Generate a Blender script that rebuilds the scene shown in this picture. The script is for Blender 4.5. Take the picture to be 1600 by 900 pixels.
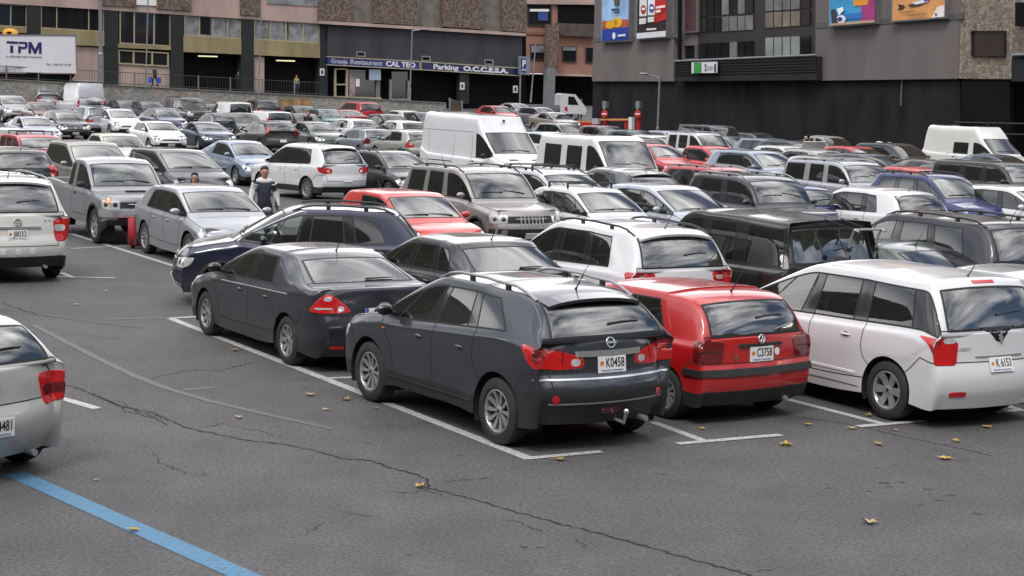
import bpy, bmesh, math, random
from mathutils import Vector, Matrix
from mathutils.bvhtree import BVHTree
import numpy as np
random.seed(7)
for o in list(bpy.data.objects): bpy.data.objects.remove(o)
SC = bpy.context.scene
COL = SC.collection
R_ = math.radians
# ------------------------------------------------------------------ camera
F_PX, PITCH, CAM_H, ROLL, CU, CV = 2688.5, 0.11685, 3.603, 0.02866, 800.0, 448.0
CF = Vector((0, math.cos(PITCH), -math.sin(PITCH)))
_r = Vector((1, 0, 0)); _u = _r.cross(CF)
CR = _r*math.cos(ROLL) + _u*math.sin(ROLL)
CUP = _u*math.cos(ROLL) - _r*math.sin(ROLL)
CP = Vector((0, 0, CAM_H))
cd = bpy.data.cameras.new('camera'); cam = bpy.data.objects.new('camera', cd); COL.objects.link(cam)
cam.matrix_world = Matrix(((CR.x, CUP.x, -CF.x, 0), (CR.y, CUP.y, -CF.y, 0), (CR.z, CUP.z, -CF.z, CAM_H), (0, 0, 0, 1)))
cd.sensor_width = 36; cd.lens = F_PX/1600*36; cd.clip_start = .1; cd.clip_end = 3000
SC.camera = cam
# ------------------------------------------------------------------ sky, sun, exposure
SUN_EL, SUN_AZ = 52, 200      # degrees; azimuth measured from +Y clockwise
w = bpy.data.worlds.new('World'); SC.world = w; w.use_nodes = True
nt = w.node_tree; nt.nodes.clear()
N = nt.nodes.new
out = N('ShaderNodeOutputWorld'); bg = N('ShaderNodeBackground'); sky = N('ShaderNodeTexSky')
sky.sky_type = 'NISHITA'; sky.sun_disc = False; sky.sun_elevation = R_(SUN_EL); sky.sun_rotation = R_(SUN_AZ)
sky.air_density = 1.0; sky.dust_density = 2.0
tc = N('ShaderNodeTexCoord'); mp = N('ShaderNodeMapping'); mp.inputs['Scale'].default_value = (1, 1, 2.4)
n1 = N('ShaderNodeTexNoise'); n1.inputs['Scale'].default_value = 1.7; n1.inputs['Detail'].default_value = 7; n1.inputs['Roughness'].default_value = .5
n1.inputs['Distortion'].default_value = .35
cr = N('ShaderNodeValToRGB'); cr.color_ramp.elements[0].position = .36; cr.color_ramp.elements[1].position = .56
n2 = N('ShaderNodeTexNoise'); n2.inputs['Scale'].default_value = 2.2; n2.inputs['Detail'].default_value = 6; n2.inputs['Roughness'].default_value = .5
cc = N('ShaderNodeValToRGB'); cc.color_ramp.elements[0].position = .33; cc.color_ramp.elements[1].position = .68
cc.color_ramp.elements[0].color = (3.0, 3.2, 3.6, 1); cc.color_ramp.elements[1].color = (25, 24.4, 24.2, 1)
mx = N('ShaderNodeMix'); mx.data_type = 'RGBA'
lk = nt.links.new
lk(tc.outputs['Generated'], mp.inputs[0]); lk(mp.outputs[0], n1.inputs[0]); lk(mp.outputs[0], n2.inputs[0])
lk(n1.outputs[0], cr.inputs[0]); lk(n2.outputs[0], cc.inputs[0])
lk(cr.outputs[0], mx.inputs[0]); lk(sky.outputs[0], mx.inputs[6]); lk(cc.outputs[0], mx.inputs[7])
lk(mx.outputs[2], bg.inputs[0]); bg.inputs[1].default_value = 0.11; lk(bg.outputs[0], out.inputs[0])
sl = bpy.data.lights.new('sun', 'SUN'); sl.energy = 1.25; sl.angle = R_(14); sl.color = (1, .96, .9)
so = bpy.data.objects.new('sun', sl); COL.objects.link(so)
az = R_(SUN_AZ); so.rotation_euler = Vector((-math.sin(az)*math.cos(R_(SUN_EL)), -math.cos(az)*math.cos(R_(SUN_EL)), -math.sin(R_(SUN_EL)))).to_track_quat('-Z', 'Y').to_euler()
SC.view_settings.view_transform = 'Standard'; SC.view_settings.look = 'None'; SC.view_settings.gamma = 1
SC.view_settings.exposure = 0.42
# ------------------------------------------------------------------ helpers
def s2l(c):
    if isinstance(c, str):
        c = tuple(int(c[i:i+2], 16)/255 for i in (0, 2, 4))
    return tuple((x/12.92 if x <= .04045 else ((x+.055)/1.055)**2.4) for x in c)
def mat(name, col, rough=.5, metal=0., coat=0., spec=.5, **kw):
    m = bpy.data.materials.new(name); m.use_nodes = True; t = m.node_tree
    b = t.nodes['Principled BSDF']
    b.inputs['Base Color'].default_value = (*col, 1); b.inputs['Roughness'].default_value = rough
    b.inputs['Metallic'].default_value = metal; b.inputs['Coat Weight'].default_value = coat
    b.inputs['Coat Roughness'].default_value = .04; b.inputs['Specular IOR Level'].default_value = spec
    v = kw.get('vary', .12); sc = kw.get('scale', 3.)
    if v:
        tc = t.nodes.new('ShaderNodeTexCoord'); n = t.nodes.new('ShaderNodeTexNoise'); mpp = t.nodes.new('ShaderNodeMapping'); mpp.inputs['Scale'].default_value = kw.get('stretch', (1, 1, 1))
        n.inputs['Scale'].default_value = sc; n.inputs['Detail'].default_value = kw.get('detail', 5)
        mr = t.nodes.new('ShaderNodeMapRange'); mr.inputs[1].default_value = .3; mr.inputs[2].default_value = .7
        mr.inputs[3].default_value = 1-v; mr.inputs[4].default_value = 1+v
        h = t.nodes.new('ShaderNodeMix'); h.data_type = 'RGBA'; h.blend_type = 'MULTIPLY'; h.inputs[0].default_value = 1
        h.inputs[6].default_value = (*col, 1)
        t.links.new(tc.outputs['Object'], mpp.inputs[0]); t.links.new(mpp.outputs[0], n.inputs[0]); t.links.new(n.outputs[0], mr.inputs[0])
        t.links.new(mr.outputs[0], h.inputs[7]); t.links.new(h.outputs[2], b.inputs['Base Color'])
        if kw.get('bump'):
            bp_ = t.nodes.new('ShaderNodeBump'); bp_.inputs['Strength'].default_value = kw['bump']; bp_.inputs['Distance'].default_value = kw.get('bd', .02)
            t.links.new(n.outputs[0], bp_.inputs['Height']); t.links.new(bp_.outputs[0], b.inputs['Normal'])
    if kw.get('emit'):
        b.inputs['Emission Color'].default_value = (*kw['emit'], 1); b.inputs['Emission Strength'].default_value = kw.get('es', 1)
    return m
_paints = {}
def paint(hexc, metal=.25, rough=.38):
    k = (hexc, metal)
    if k in _paints: return _paints[k]
    cl = s2l(hexc); cl = tuple(c*(.80 if min(cl) > .6 else 1) for c in cl)
    m = mat('car_paint', cl, rough, metal, 1.0, vary=.03, scale=2.)
    t = m.node_tree; b = t.nodes['Principled BSDF']
    # thin road dust: dulls the lacquer in soft patches
    tc = t.nodes.new('ShaderNodeTexCoord'); n = t.nodes.new('ShaderNodeTexNoise'); n.inputs['Scale'].default_value = 2.2; n.inputs['Detail'].default_value = 6
    mr = t.nodes.new('ShaderNodeMapRange'); mr.inputs[1].default_value = .35; mr.inputs[2].default_value = .75; mr.inputs[3].default_value = .03; mr.inputs[4].default_value = .16
    t.links.new(tc.outputs['Object'], n.inputs[0]); t.links.new(n.outputs[0], mr.inputs[0]); t.links.new(mr.outputs[0], b.inputs['Coat Roughness'])
    # dirt thrown up along the sills, fading out 35 cm above the road
    sx = t.nodes.new('ShaderNodeSeparateXYZ'); t.links.new(tc.outputs['Object'], sx.inputs[0])
    m2 = t.nodes.new('ShaderNodeMapRange'); m2.inputs[1].default_value = .18; m2.inputs[2].default_value = .62; m2.inputs[3].default_value = .40; m2.inputs[4].default_value = .03
    t.links.new(sx.outputs[2], m2.inputs[0])
    mu = t.nodes.new('ShaderNodeMath'); mu.operation = 'MULTIPLY'; t.links.new(m2.outputs[0], mu.inputs[0]); t.links.new(n.outputs[0], mu.inputs[1])
    mx = t.nodes.new('ShaderNodeMix'); mx.data_type = 'RGBA'; mx.inputs[7].default_value = (.13, .12, .11, 1)
    old = b.inputs['Base Color'].links[0].from_socket
    t.links.new(mu.outputs[0], mx.inputs[0]); t.links.new(old, mx.inputs[6]); t.links.new(mx.outputs[2], b.inputs['Base Color'])
    m3 = t.nodes.new('ShaderNodeMath'); m3.operation = 'SUBTRACT'; m3.inputs[0].default_value = 1; t.links.new(mu.outputs[0], m3.inputs[1]); t.links.new(m3.outputs[0], b.inputs['Coat Weight'])
    _paints[k] = m
    return m
def glassmat(name, tint, refl=1.0, alpha=.75, ior=1.9):
    """thin car glass: see-through tint under a sharp reflection"""
    m = bpy.data.materials.new(name); m.use_nodes = True; t = m.node_tree; t.nodes.clear()
    o = t.nodes.new('ShaderNodeOutputMaterial'); tr = t.nodes.new('ShaderNodeBsdfTransparent'); tr.inputs[0].default_value = (*tint, 1)
    df = t.nodes.new('ShaderNodeBsdfDiffuse'); df.inputs[0].default_value = (.035, .04, .042, 1)
    m0 = t.nodes.new('ShaderNodeMixShader'); m0.inputs[0].default_value = alpha
    t.links.new(df.outputs[0], m0.inputs[1]); t.links.new(tr.outputs[0], m0.inputs[2])
    gl = t.nodes.new('ShaderNodeBsdfGlossy'); gl.inputs['Roughness'].default_value = .015; gl.inputs[0].default_value = (refl, refl, refl, 1)
    fr = t.nodes.new('ShaderNodeFresnel'); fr.inputs[0].default_value = ior
    ms = t.nodes.new('ShaderNodeMixShader'); t.links.new(fr.outputs[0], ms.inputs[0]); t.links.new(m0.outputs[0], ms.inputs[1]); t.links.new(gl.outputs[0], ms.inputs[2])
    t.links.new(ms.outputs[0], o.inputs[0]); return m
M = dict(
 glass=glassmat('clear_glass', (.74, .80, .78), 1, .95), privacy=glassmat('privacy_glass', (.10, .11, .12), 1, .8),
 tiltglass=glassmat('screen_glass', (.50, .57, .55), 1, .90, 2.7), farglass=glassmat('tinted_glass', (.16, .18, .19), 1, .7),
 plastic=mat('black_plastic', (.022, .022, .024), .5, vary=.2, scale=6), gloss=mat('gloss_black', (.008, .008, .009), .12, coat=.5, vary=0),
 rubber=mat('rubber_seal', (.012, .012, .013), .6, vary=0), seam=mat('panel_shadow_gap', (.012, .012, .013), .8, vary=0),
 tyre=mat('tyre_rubber', (.020, .020, .021), .75, vary=.3, scale=8), chrome=mat('chrome', (.72, .73, .75), .2, .85, vary=0),
 alloy=mat('alloy', (.33, .34, .355), .35, .5, vary=.1, scale=9), alloydark=mat('alloy_pocket', (.03, .03, .032), .5, .3, vary=0),
 cover=mat('wheel_cover', (.30, .31, .32), .38, .5, vary=.15, scale=9),
 tail=mat('red_lens', (.50, .008, .010), .12, coat=1, vary=.08, scale=14), taildark=mat('smoked_red_lens', (.13, .006, .008), .14, coat=1, vary=.08, scale=14),
 lens=mat('clear_lens', (.62, .64, .66), .10, .35, coat=1, vary=.2, scale=16), lampring=mat('lamp_reflector', (.10, .10, .11), .15, .7, coat=1, vary=0),
 orange=mat('orange_lens', (.65, .17, .01), .15, coat=1, vary=0),
 plate=mat('number_plate', (.74, .74, .72), .4, vary=.05), ink=mat('plate_ink', (.012, .012, .014), .5, vary=0), blue=mat('plate_blue', (.02, .08, .42), .45, vary=0),
 under=mat('underbody', (.010, .010, .010), .9, vary=.2), cabin=mat('cabin_fabric', (.055, .056, .060), .85, vary=.3, scale=20), cabinlight=mat('beige_trim', (.20, .19, .17), .8, vary=.2),
 white=mat('white_trim', (.75, .75, .75), .4, vary=.04),
)
def link(o, parent=None):
    COL.objects.link(o)
    if parent is not None: o.parent = parent
    return o
def tag(o, label=None, cat=None, group=None, kind=None):
    if label: o['label'] = label
    if cat: o['category'] = cat
    if group: o['group'] = group
    if kind: o['kind'] = kind
    return o
def empty(name, loc, rz, label, cat, group=None, parent=None):
    o = bpy.data.objects.new(name, None); o.location = loc; o.rotation_euler = (0, 0, rz); o.empty_display_size = .3
    link(o, parent); return tag(o, label, cat, group)
class MB:
    def __init__(s): s.v = []; s.f = []; s.m = []; s.mats = []
    def mi(s, m):
        if m not in s.mats: s.mats.append(m)
        return s.mats.index(m)
    def add(s, vs, fs, m=None):
        b = len(s.v); s.v += [tuple(v) for v in vs]; k = s.mi(m); s.f += [tuple(i+b for i in f) for f in fs]; s.m += [k]*len(fs); return s
    def box(s, c, d, m=None, rot=None, taper=1.):
        x, y, z = (q/2 for q in d); vs = []
        for k in range(8):
            t = taper if k & 4 else 1.
            v = Vector(((x if k & 1 else -x)*t, (y if k & 2 else -y)*t, z if k & 4 else -z))
            if rot: v = rot @ v
            vs.append(v+Vector(c))
        return s.add(vs, [(0, 2, 3, 1), (4, 5, 7, 6), (0, 1, 5, 4), (2, 6, 7, 3), (0, 4, 6, 2), (1, 3, 7, 5)], m)
    def prism(s, pts, off, m=None):
        n = len(pts); off = Vector(off); a = [Vector(p) for p in pts]
        return s.add(a+[p+off for p in a], [tuple(range(n))[::-1], tuple(range(n, 2*n))]+[(i, (i+1) % n, n+(i+1) % n, n+i) for i in range(n)], m)
    def tube(s, pts, r, m=None, n=8, cap=True):
        pts = [Vector(p) for p in pts]; vs = []; K = len(pts)
        rr = r if isinstance(r, (list, tuple)) else [r]*K
        for i, p in enumerate(pts):
            d = (pts[min(i+1, K-1)]-pts[max(i-1, 0)]).normalized()
            a = d.orthogonal().normalized() if abs(d.z) > .95 else d.cross(Vector((0, 0, 1))).normalized(); b = d.cross(a)
            for k in range(n):
                t = 2*math.pi*k/n; vs.append(p+(a*math.cos(t)+b*math.sin(t))*rr[i])
        fs = [(i*n+k, i*n+(k+1) % n, (i+1)*n+(k+1) % n, (i+1)*n+k) for i in range(K-1) for k in range(n)]
        if cap: fs += [tuple(range(n))[::-1], tuple(range((K-1)*n, K*n))]
        return s.add(vs, fs, m)
    def lathe(s, prof, m=None, n=40, ax='y', c=(0, 0, 0), closed=False):
        """prof: (radius, axial)"""
        vs = []; K = len(prof)
        for k in range(n):
            t = 2*math.pi*k/n; cs, sn = math.cos(t), math.sin(t)
            for r, a in prof:
                p = (r*cs, a, r*sn) if ax == 'y' else ((r*cs, r*sn, a) if ax == 'z' else (a, r*cs, r*sn))
                vs.append((p[0]+c[0], p[1]+c[1], p[2]+c[2]))
        fs = [(k*K+j, k*K+j+1, ((k+1) % n)*K+j+1, ((k+1) % n)*K+j) for k in range(n) for j in range(K-1)]
        return s.add(vs, fs, m)
    def ell(s, c, r, m=None, n=14, k=8, rot=None):
        vs = []; fs = []
        for i in range(k+1):
            a = math.pi*i/k-math.pi/2
            for j in range(n):
                b = 2*math.pi*j/n; v = Vector((r[0]*math.cos(a)*math.cos(b), r[1]*math.cos(a)*math.sin(b), r[2]*math.sin(a)))
                if rot: v = rot @ v
                vs.append(v+Vector(c))
        for i in range(k):
            for j in range(n): fs.append((i*n+j, i*n+(j+1) % n, (i+1)*n+(j+1) % n, (i+1)*n+j))
        return s.add(vs, fs, m)
    def mesh(s, name, smooth=False, weld=False):
        me = bpy.data.meshes.new(name); me.from_pydata(s.v, [], s.f); me.polygons.foreach_set('material_index', s.m)
        for m in s.mats: me.materials.append(m)
        bm = bmesh.new(); bm.from_mesh(me)
        if weld: bmesh.ops.remove_doubles(bm, verts=bm.verts, dist=1e-5)
        bmesh.ops.recalc_face_normals(bm, faces=bm.faces); bm.to_mesh(me); bm.free()
        if smooth: me.shade_smooth(); me.set_sharp_from_angle(angle=R_(38))
        me.update(); return me
    def build(s, name, parent=None, smooth=False, **kw):
        o = bpy.data.objects.new(name, s.mesh(name, smooth)); link(o, parent); tag(o, **kw); return o
TMP = bpy.data.scenes.new('scratch')
def evaluate(o):
    TMP.collection.objects.link(o); vl = TMP.view_layers[0]; vl.update()
    dg = vl.depsgraph; me = bpy.data.meshes.new_from_object(o.evaluated_get(dg)); return me
def text_geo(txt, size, depth=.002, bold=0., align='CENTER'):
    cu = bpy.data.curves.new('t', 'FONT'); cu.body = txt; cu.size = size; cu.extrude = depth; cu.offset = bold*size
    cu.align_x = align; cu.align_y = 'CENTER'; cu.resolution_u = 3
    o = bpy.data.objects.new('t', cu)
    me = evaluate(o)
    vs = [v.co.copy() for v in me.vertices]; fs = [tuple(p.vertices) for p in me.polygons]
    bpy.data.objects.remove(o); bpy.data.curves.remove(cu); bpy.data.meshes.remove(me)
    return vs, fs
def text_add(mb, txt, size, mtx, m, depth=.002, bold=0., width=None, align='CENTER'):
    vs, fs = text_geo(txt, size, depth, bold, align)
    if width and vs:
        wx = max(v.x for v in vs)-min(v.x for v in vs)
        if wx > 0:
            k = width/wx
            for v in vs: v.x *= k
    mb.add([mtx @ v for v in vs], fs, m)
# ground height and pixel rays (photo pixels, 1600 x 900)
def gz(y): return max(0., (y-80.)*.015)
def ray(u, v): return (CF*F_PX + CR*(u-CU) + CUP*(CV-v))
def at(u, v, h=0.):
    """point h metres above the ground seen at photo pixel (u, v)"""
    d = ray(u, v); z = h
    for _ in range(30):
        t = (z-CAM_H)/d.z; p = CP+d*t
        z = .5*z+.5*(h+gz(p.y))
    return p
STALL = 120.5
# ------------------------------------------------------------------ car builder
NC, NR = 19, 10
BASE = dict(L=4.2, W=1.76, H=1.48, fo=.88, wb=2.58, r=.315, gc=.20, ar=.05, hz0=.70, hz1=.97, xc=1.12, xrf=1.86, xrr=3.72, xgb=4.02, zgb=1.02, zt=.97,
  rz=None, zwt=9, bz0=.93, bz1=.98, xb=None, xt=None, th=.80, bx=2.12, fr=(.12, .03, 0, .03, .08, .20), rr=(.14, .03, 0, .05, .07, .09),
  cbF=.20, cbR=.15, glass={8: 'c', 10: 'c', 12: 'c'}, sail=True, sh=.09, rear_glass=True, plastic=False, tailrows=(), tailcap=(), tailcol=(), headcap=(), grille=(7, 8),
  tl=(38, .60, [(-.20, -.10), (-.22, .07), (0, .11), (.22, .10), (.20, -.06), (.05, -.11)], 'tail', ((-.06, .03, .10, .025, 'lens'),)),
  hl=(38, .40, [(-.28, -.05), (-.27, .03), (0, .07), (.30, .10), (.22, .0), (.10, -.07), (-.1, -.07)]),
  lipz=0., wide=0., rearm='glass', bed=0., black_d=False, crown=.035, zr3=None, doors4=True, low=.22, darkbump=False, valance=True, bodypil=False)
def spec(**k): d = dict(BASE); d.update(k); return d
ARCH = {
 'crossover': spec(L=4.33, W=1.78, H=1.60, fo=.86, wb=2.63, r=.345, ar=.06, gc=.27, hz0=.86, hz1=1.08, xc=1.10, xrf=1.86, xrr=3.82, xgb=4.17, zgb=1.13, zt=1.08, bz0=1.03, bz1=1.17,
    th=.77, bx=2.12, plastic=True, xb=(1.42, 2.10, 2.20, 2.92, 3.00, 3.62), xt=(1.86, 2.26, 2.34, 2.86, 2.94, 3.22), glass={8: 'c', 10: 'p', 12: 'p'}, rearm='privacy', rr=(.15, .05, 0, .08, .10, .13)),
 'hatch3': spec(L=4.02, W=1.70, H=1.42, fo=.83, wb=2.475, r=.29, gc=.20, ar=.055, hz0=.72, hz1=.93, xc=1.10, xrf=1.78, xrr=3.66, xgb=3.88, zgb=.94, zt=.93, bz0=.90, bz1=.93, th=.84, bx=2.38, crown=.022, sh=.07,
    xb=(1.42, 2.40, 2.52, 3.30, 3.36, 3.44), xt=(1.78, 2.44, 2.54, 3.10, 3.16, 3.24), glass={8: 'c', 10: 'c'}, rr=(.09, .02, 0, .05, .06, .07), doors4=False, cbR=.08, cbF=.10),
 'hatch': spec(xb=(1.45, 2.12, 2.22, 2.92, 2.98, 3.42), xt=(1.86, 2.22, 2.30, 2.86, 2.92, 3.22)),
 'mpv': spec(L=4.53, W=1.84, H=1.64, fo=.93, wb=2.73, r=.335, gc=.21, hz0=.80, hz1=1.08, xc=.98, xrf=1.95, xrr=4.14, xgb=4.40, zgb=1.05, zt=1.02, bz0=1.00, bz1=1.08, th=.80, bx=2.20,
    xb=(1.40, 2.16, 2.28, 3.10, 3.20, 4.04), xt=(1.95, 2.28, 2.38, 3.10, 3.20, 3.92), black_d=True, valance=False, rr=(.07, .01, 0, .05, .07, .08), cbR=.115, rearm='privacy'),
 'sedan': spec(L=4.73, W=1.81, H=1.43, fo=.93, wb=2.754, r=.315, gc=.19, hz0=.70, hz1=.96, xc=1.18, xrf=1.98, xrr=3.50, xgb=4.14, zgb=1.06, zt=1.03, bz0=.93, bz1=1.00, th=.76, bx=2.35,
    xb=(1.52, 2.34, 2.44, 3.20, 3.26, 3.60), xt=(1.98, 2.44, 2.52, 3.04, 3.08, 3.22), glass={8: 'c', 10: 'p'}, rr=(.14, .03, 0, .05, .07, .10)),
 'suv': spec(L=4.43, W=1.81, H=1.68, fo=.88, wb=2.60, r=.35, gc=.26, ar=.06, hz0=.86, hz1=1.10, xc=1.12, xrf=1.85, xrr=4.00, xgb=4.27, zgb=1.12, zt=1.08, bz0=1.05, bz1=1.12, th=.80, bx=2.18,
    xb=(1.45, 2.14, 2.24, 3.04, 3.09, 3.66), xt=(1.85, 2.24, 2.32, 2.98, 3.03, 3.54), plastic=True),
 'boxsuv': spec(L=4.55, W=1.80, H=1.86, fo=.86, wb=2.54, r=.37, gc=.33, ar=.07, hz0=1.02, hz1=1.18, xc=1.22, xrf=1.62, xrr=4.36, xgb=4.47, zgb=1.22, zt=1.18, bz0=1.14, bz1=1.18, th=.86, bx=2.35, fr=(.08, .02, 0, .03, .05, .10),
    xb=(1.42, 2.20, 2.32, 3.06, 3.18, 4.20), xt=(1.62, 2.22, 2.34, 3.06, 3.18, 4.15), plastic=True, rr=(.06, .0, 0, .02, .02, .03), cbF=.10, cbR=.06, crown=.02, glass={8: 'c', 10: 'c', 12: 'c'}),
 'estate': spec(L=4.70, W=1.77, H=1.48, fo=.92, wb=2.70, r=.315, hz0=.70, hz1=.96, xc=1.18, xrf=1.95, xrr=4.20, xgb=4.52, zgb=1.0, zt=.97, bz0=.93, bz1=.99, th=.78, bx=2.30,
    xb=(1.50, 2.28, 2.38, 3.16, 3.24, 4.06), xt=(1.95, 2.38, 2.46, 3.08, 3.16, 3.92)),
 'van': spec(L=5.90, W=1.99, H=2.68, fo=1.00, wb=3.66, r=.345, gc=.30, hz0=1.02, hz1=1.36, xc=1.02, xrf=1.78, xrr=5.72, xgb=5.84, zgb=1.45, zt=1.32, bz0=1.22, bz1=1.30, th=.90, bx=2.30, zwt=2.02,
    rz=(2.10, 2.56, 2.60, 2.64, 2.64, 2.64, 2.56), xb=(1.42, 2.10, 2.22, 3.3, 3.5, 5.3), xt=(1.72, 2.10, 2.22, 3.3, 3.5, 5.3), glass={8: 'c'}, rear_glass=False, rr=(.06, .02, 0, .01, .01, .02), cbR=.05, doors4=False, crown=.05, fr=(.12, .03, 0, .05, .12, .24)),
 'minibus': spec(L=5.00, W=1.98, H=2.18, fo=.93, wb=2.85, r=.32, gc=.27, hz0=.98, hz1=1.28, xc=.92, xrf=1.58, xrr=4.80, xgb=4.93, zgb=1.32, zt=1.28, bz0=1.22, bz1=1.27, th=.88, bx=2.12, zwt=1.90,
    xb=(1.26, 2.00, 2.20, 3.16, 3.36, 4.42), xt=(1.56, 2.00, 2.20, 3.16, 3.36, 4.42), rr=(.06, .02, 0, .01, .01, .02), cbR=.05, crown=.03),
 'smallvan': spec(L=4.10, W=1.72, H=1.80, fo=.82, wb=2.68, r=.30, gc=.22, hz0=.82, hz1=1.10, xc=1.02, xrf=1.62, xrr=3.90, xgb=4.02, zgb=1.10, zt=1.05, bz0=1.04, bz1=1.08, th=.85, bx=2.05,
    xb=(1.36, 2.02, 2.14, 2.9, 3.0, 3.7), xt=(1.62, 2.04, 2.16, 2.9, 3.0, 3.66), rr=(.06, .02, 0, .01, .01, .02), cbR=.06),
 'pickup': spec(L=4.98, W=1.79, H=1.70, fo=.83, wb=2.95, r=.375, gc=.40, ar=.07, hz0=1.00, hz1=1.15, xc=1.30, xrf=1.84, xrr=2.92, xgb=3.08, zgb=1.14, zt=1.16, bz0=1.12, bz1=1.14, th=.82, bx=2.35, fr=(.16, .03, 0, .03, .04, .08),
    xb=(1.58, 2.36, 2.44, 2.50, 2.56, 2.90), xt=(1.84, 2.36, 2.44, 2.50, 2.56, 2.86), plastic=False, rr=(.08, .02, 0, .0, .0, .0), cbF=.08, cbR=.03, crown=.02, bed=.42, doors4=False, glass={8: 'c', 12: 'c'}),
}
VT = (30, .80, [(-.07, -.22), (-.08, .22), (.07, .22), (.08, -.22)], 'tail', ((0, -.05, .04, .05, 'lens'),))
for k_, t_ in dict(
  crossover=(46, .70, [(-.33, -.11), (-.32, -.01), (-.1, .06), (.26, .13), (.30, .10), (.20, -.05), (.12, -.11), (-.1, -.13)], 'tail', ((-.24, -.055, .045, .04, 'lens'), (-.12, .0, .006, .09, 'taildark'))),
  hatch3=(40, .62, [(-.17, -.13), (-.19, .10), (.0, .12), (.15, .11), (.17, -.12)], 'taildark', ((-.02, -.005, .15, .004, 'rubber'),)),
  mpv=(48, .72, [(-.15, -.22), (-.16, .04), (-.06, .075), (.08, .09), (.28, .10), (.16, .02), (.10, -.08), (.08, -.22)], 'tail', ((-.06, .05, .07, .03, 'lens'),)),
  sedan=(45, .66, [(-.28, -.08), (-.18, .04), (-.02, .15), (.04, .145), (.24, -.04), (.25, -.08), (0, -.095)], 'tail', ((0, .085, .055, .028, 'lens'), (.05, -.03, .12, .012, 'lens'), (-.15, -.03, .04, .035, 'lens'))),
  suv=(42, .72, [(-.20, -.10), (-.20, .10), (0, .13), (.24, .12), (.20, -.02), (.08, -.12)], 'tail', ((-.05, .02, .09, .03, 'lens'),)),
  boxsuv=(35, .62, [(-.10, -.14), (-.10, .16), (.10, .16), (.10, -.14)], 'tail', ((0, -.03, .06, .03, 'lens'),)),
  van=VT, minibus=VT, smallvan=VT, estate=VT, pickup=(20, .50, [(-.06, -.18), (-.06, .18), (.07, .18), (.07, -.18)])).items(): ARCH[k_]['tl'] = t_
RH = [(-.20, -.09), (-.20, .09), (.0, .09), (.22, .09), (.20, -.09), (0, -.09)]
ARCH['boxsuv']['hl'] = (28, .52, RH); ARCH['pickup']['hl'] = (25, .46, RH); ARCH['van']['hl'] = (35, .55, [(-.22, -.10), (-.16, .08), (.05, .16), (.22, .22), (.20, -.02), (0, -.12)])
ARCH['minibus']['hl'] = (32, .52, RH); ARCH['suv']['hl'] = (36, .46, [(-.26, -.07), (-.25, .06), (0, .09), (.28, .10), (.22, -.03), (.08, -.09)]); ARCH['crossover']['hl'] = ARCH['suv']['hl']
ARCH['hatch3']['hl'] = (32, .38, [(-.22, -.06), (-.22, .06), (0, .07), (.18, .06), (.16, -.06)])
for k_ in ('minibus', 'van', 'smallvan', 'boxsuv', 'pickup'): ARCH[k_]['bodypil'] = True
ARCH['coupe'] = dict(ARCH['sedan'], L=4.25, H=1.36, wb=2.52, xrr=3.25, xgb=3.82, xb=(1.52, 2.44, 2.54, 2.86, 2.92, 3.30), xt=(1.98, 2.44, 2.50, 2.76, 2.80, 2.94), doors4=False, bx=2.4)
def lerp(a, b, t): return a+(b-a)*t
def plin(x, pts):
    if x <= pts[0][0]: return pts[0][1]
    for (a, p), (b, q) in zip(pts, pts[1:]):
        if x <= b: return p+(q-p)*(x-a)/(b-a+1e-9)
    return pts[-1][1]
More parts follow.
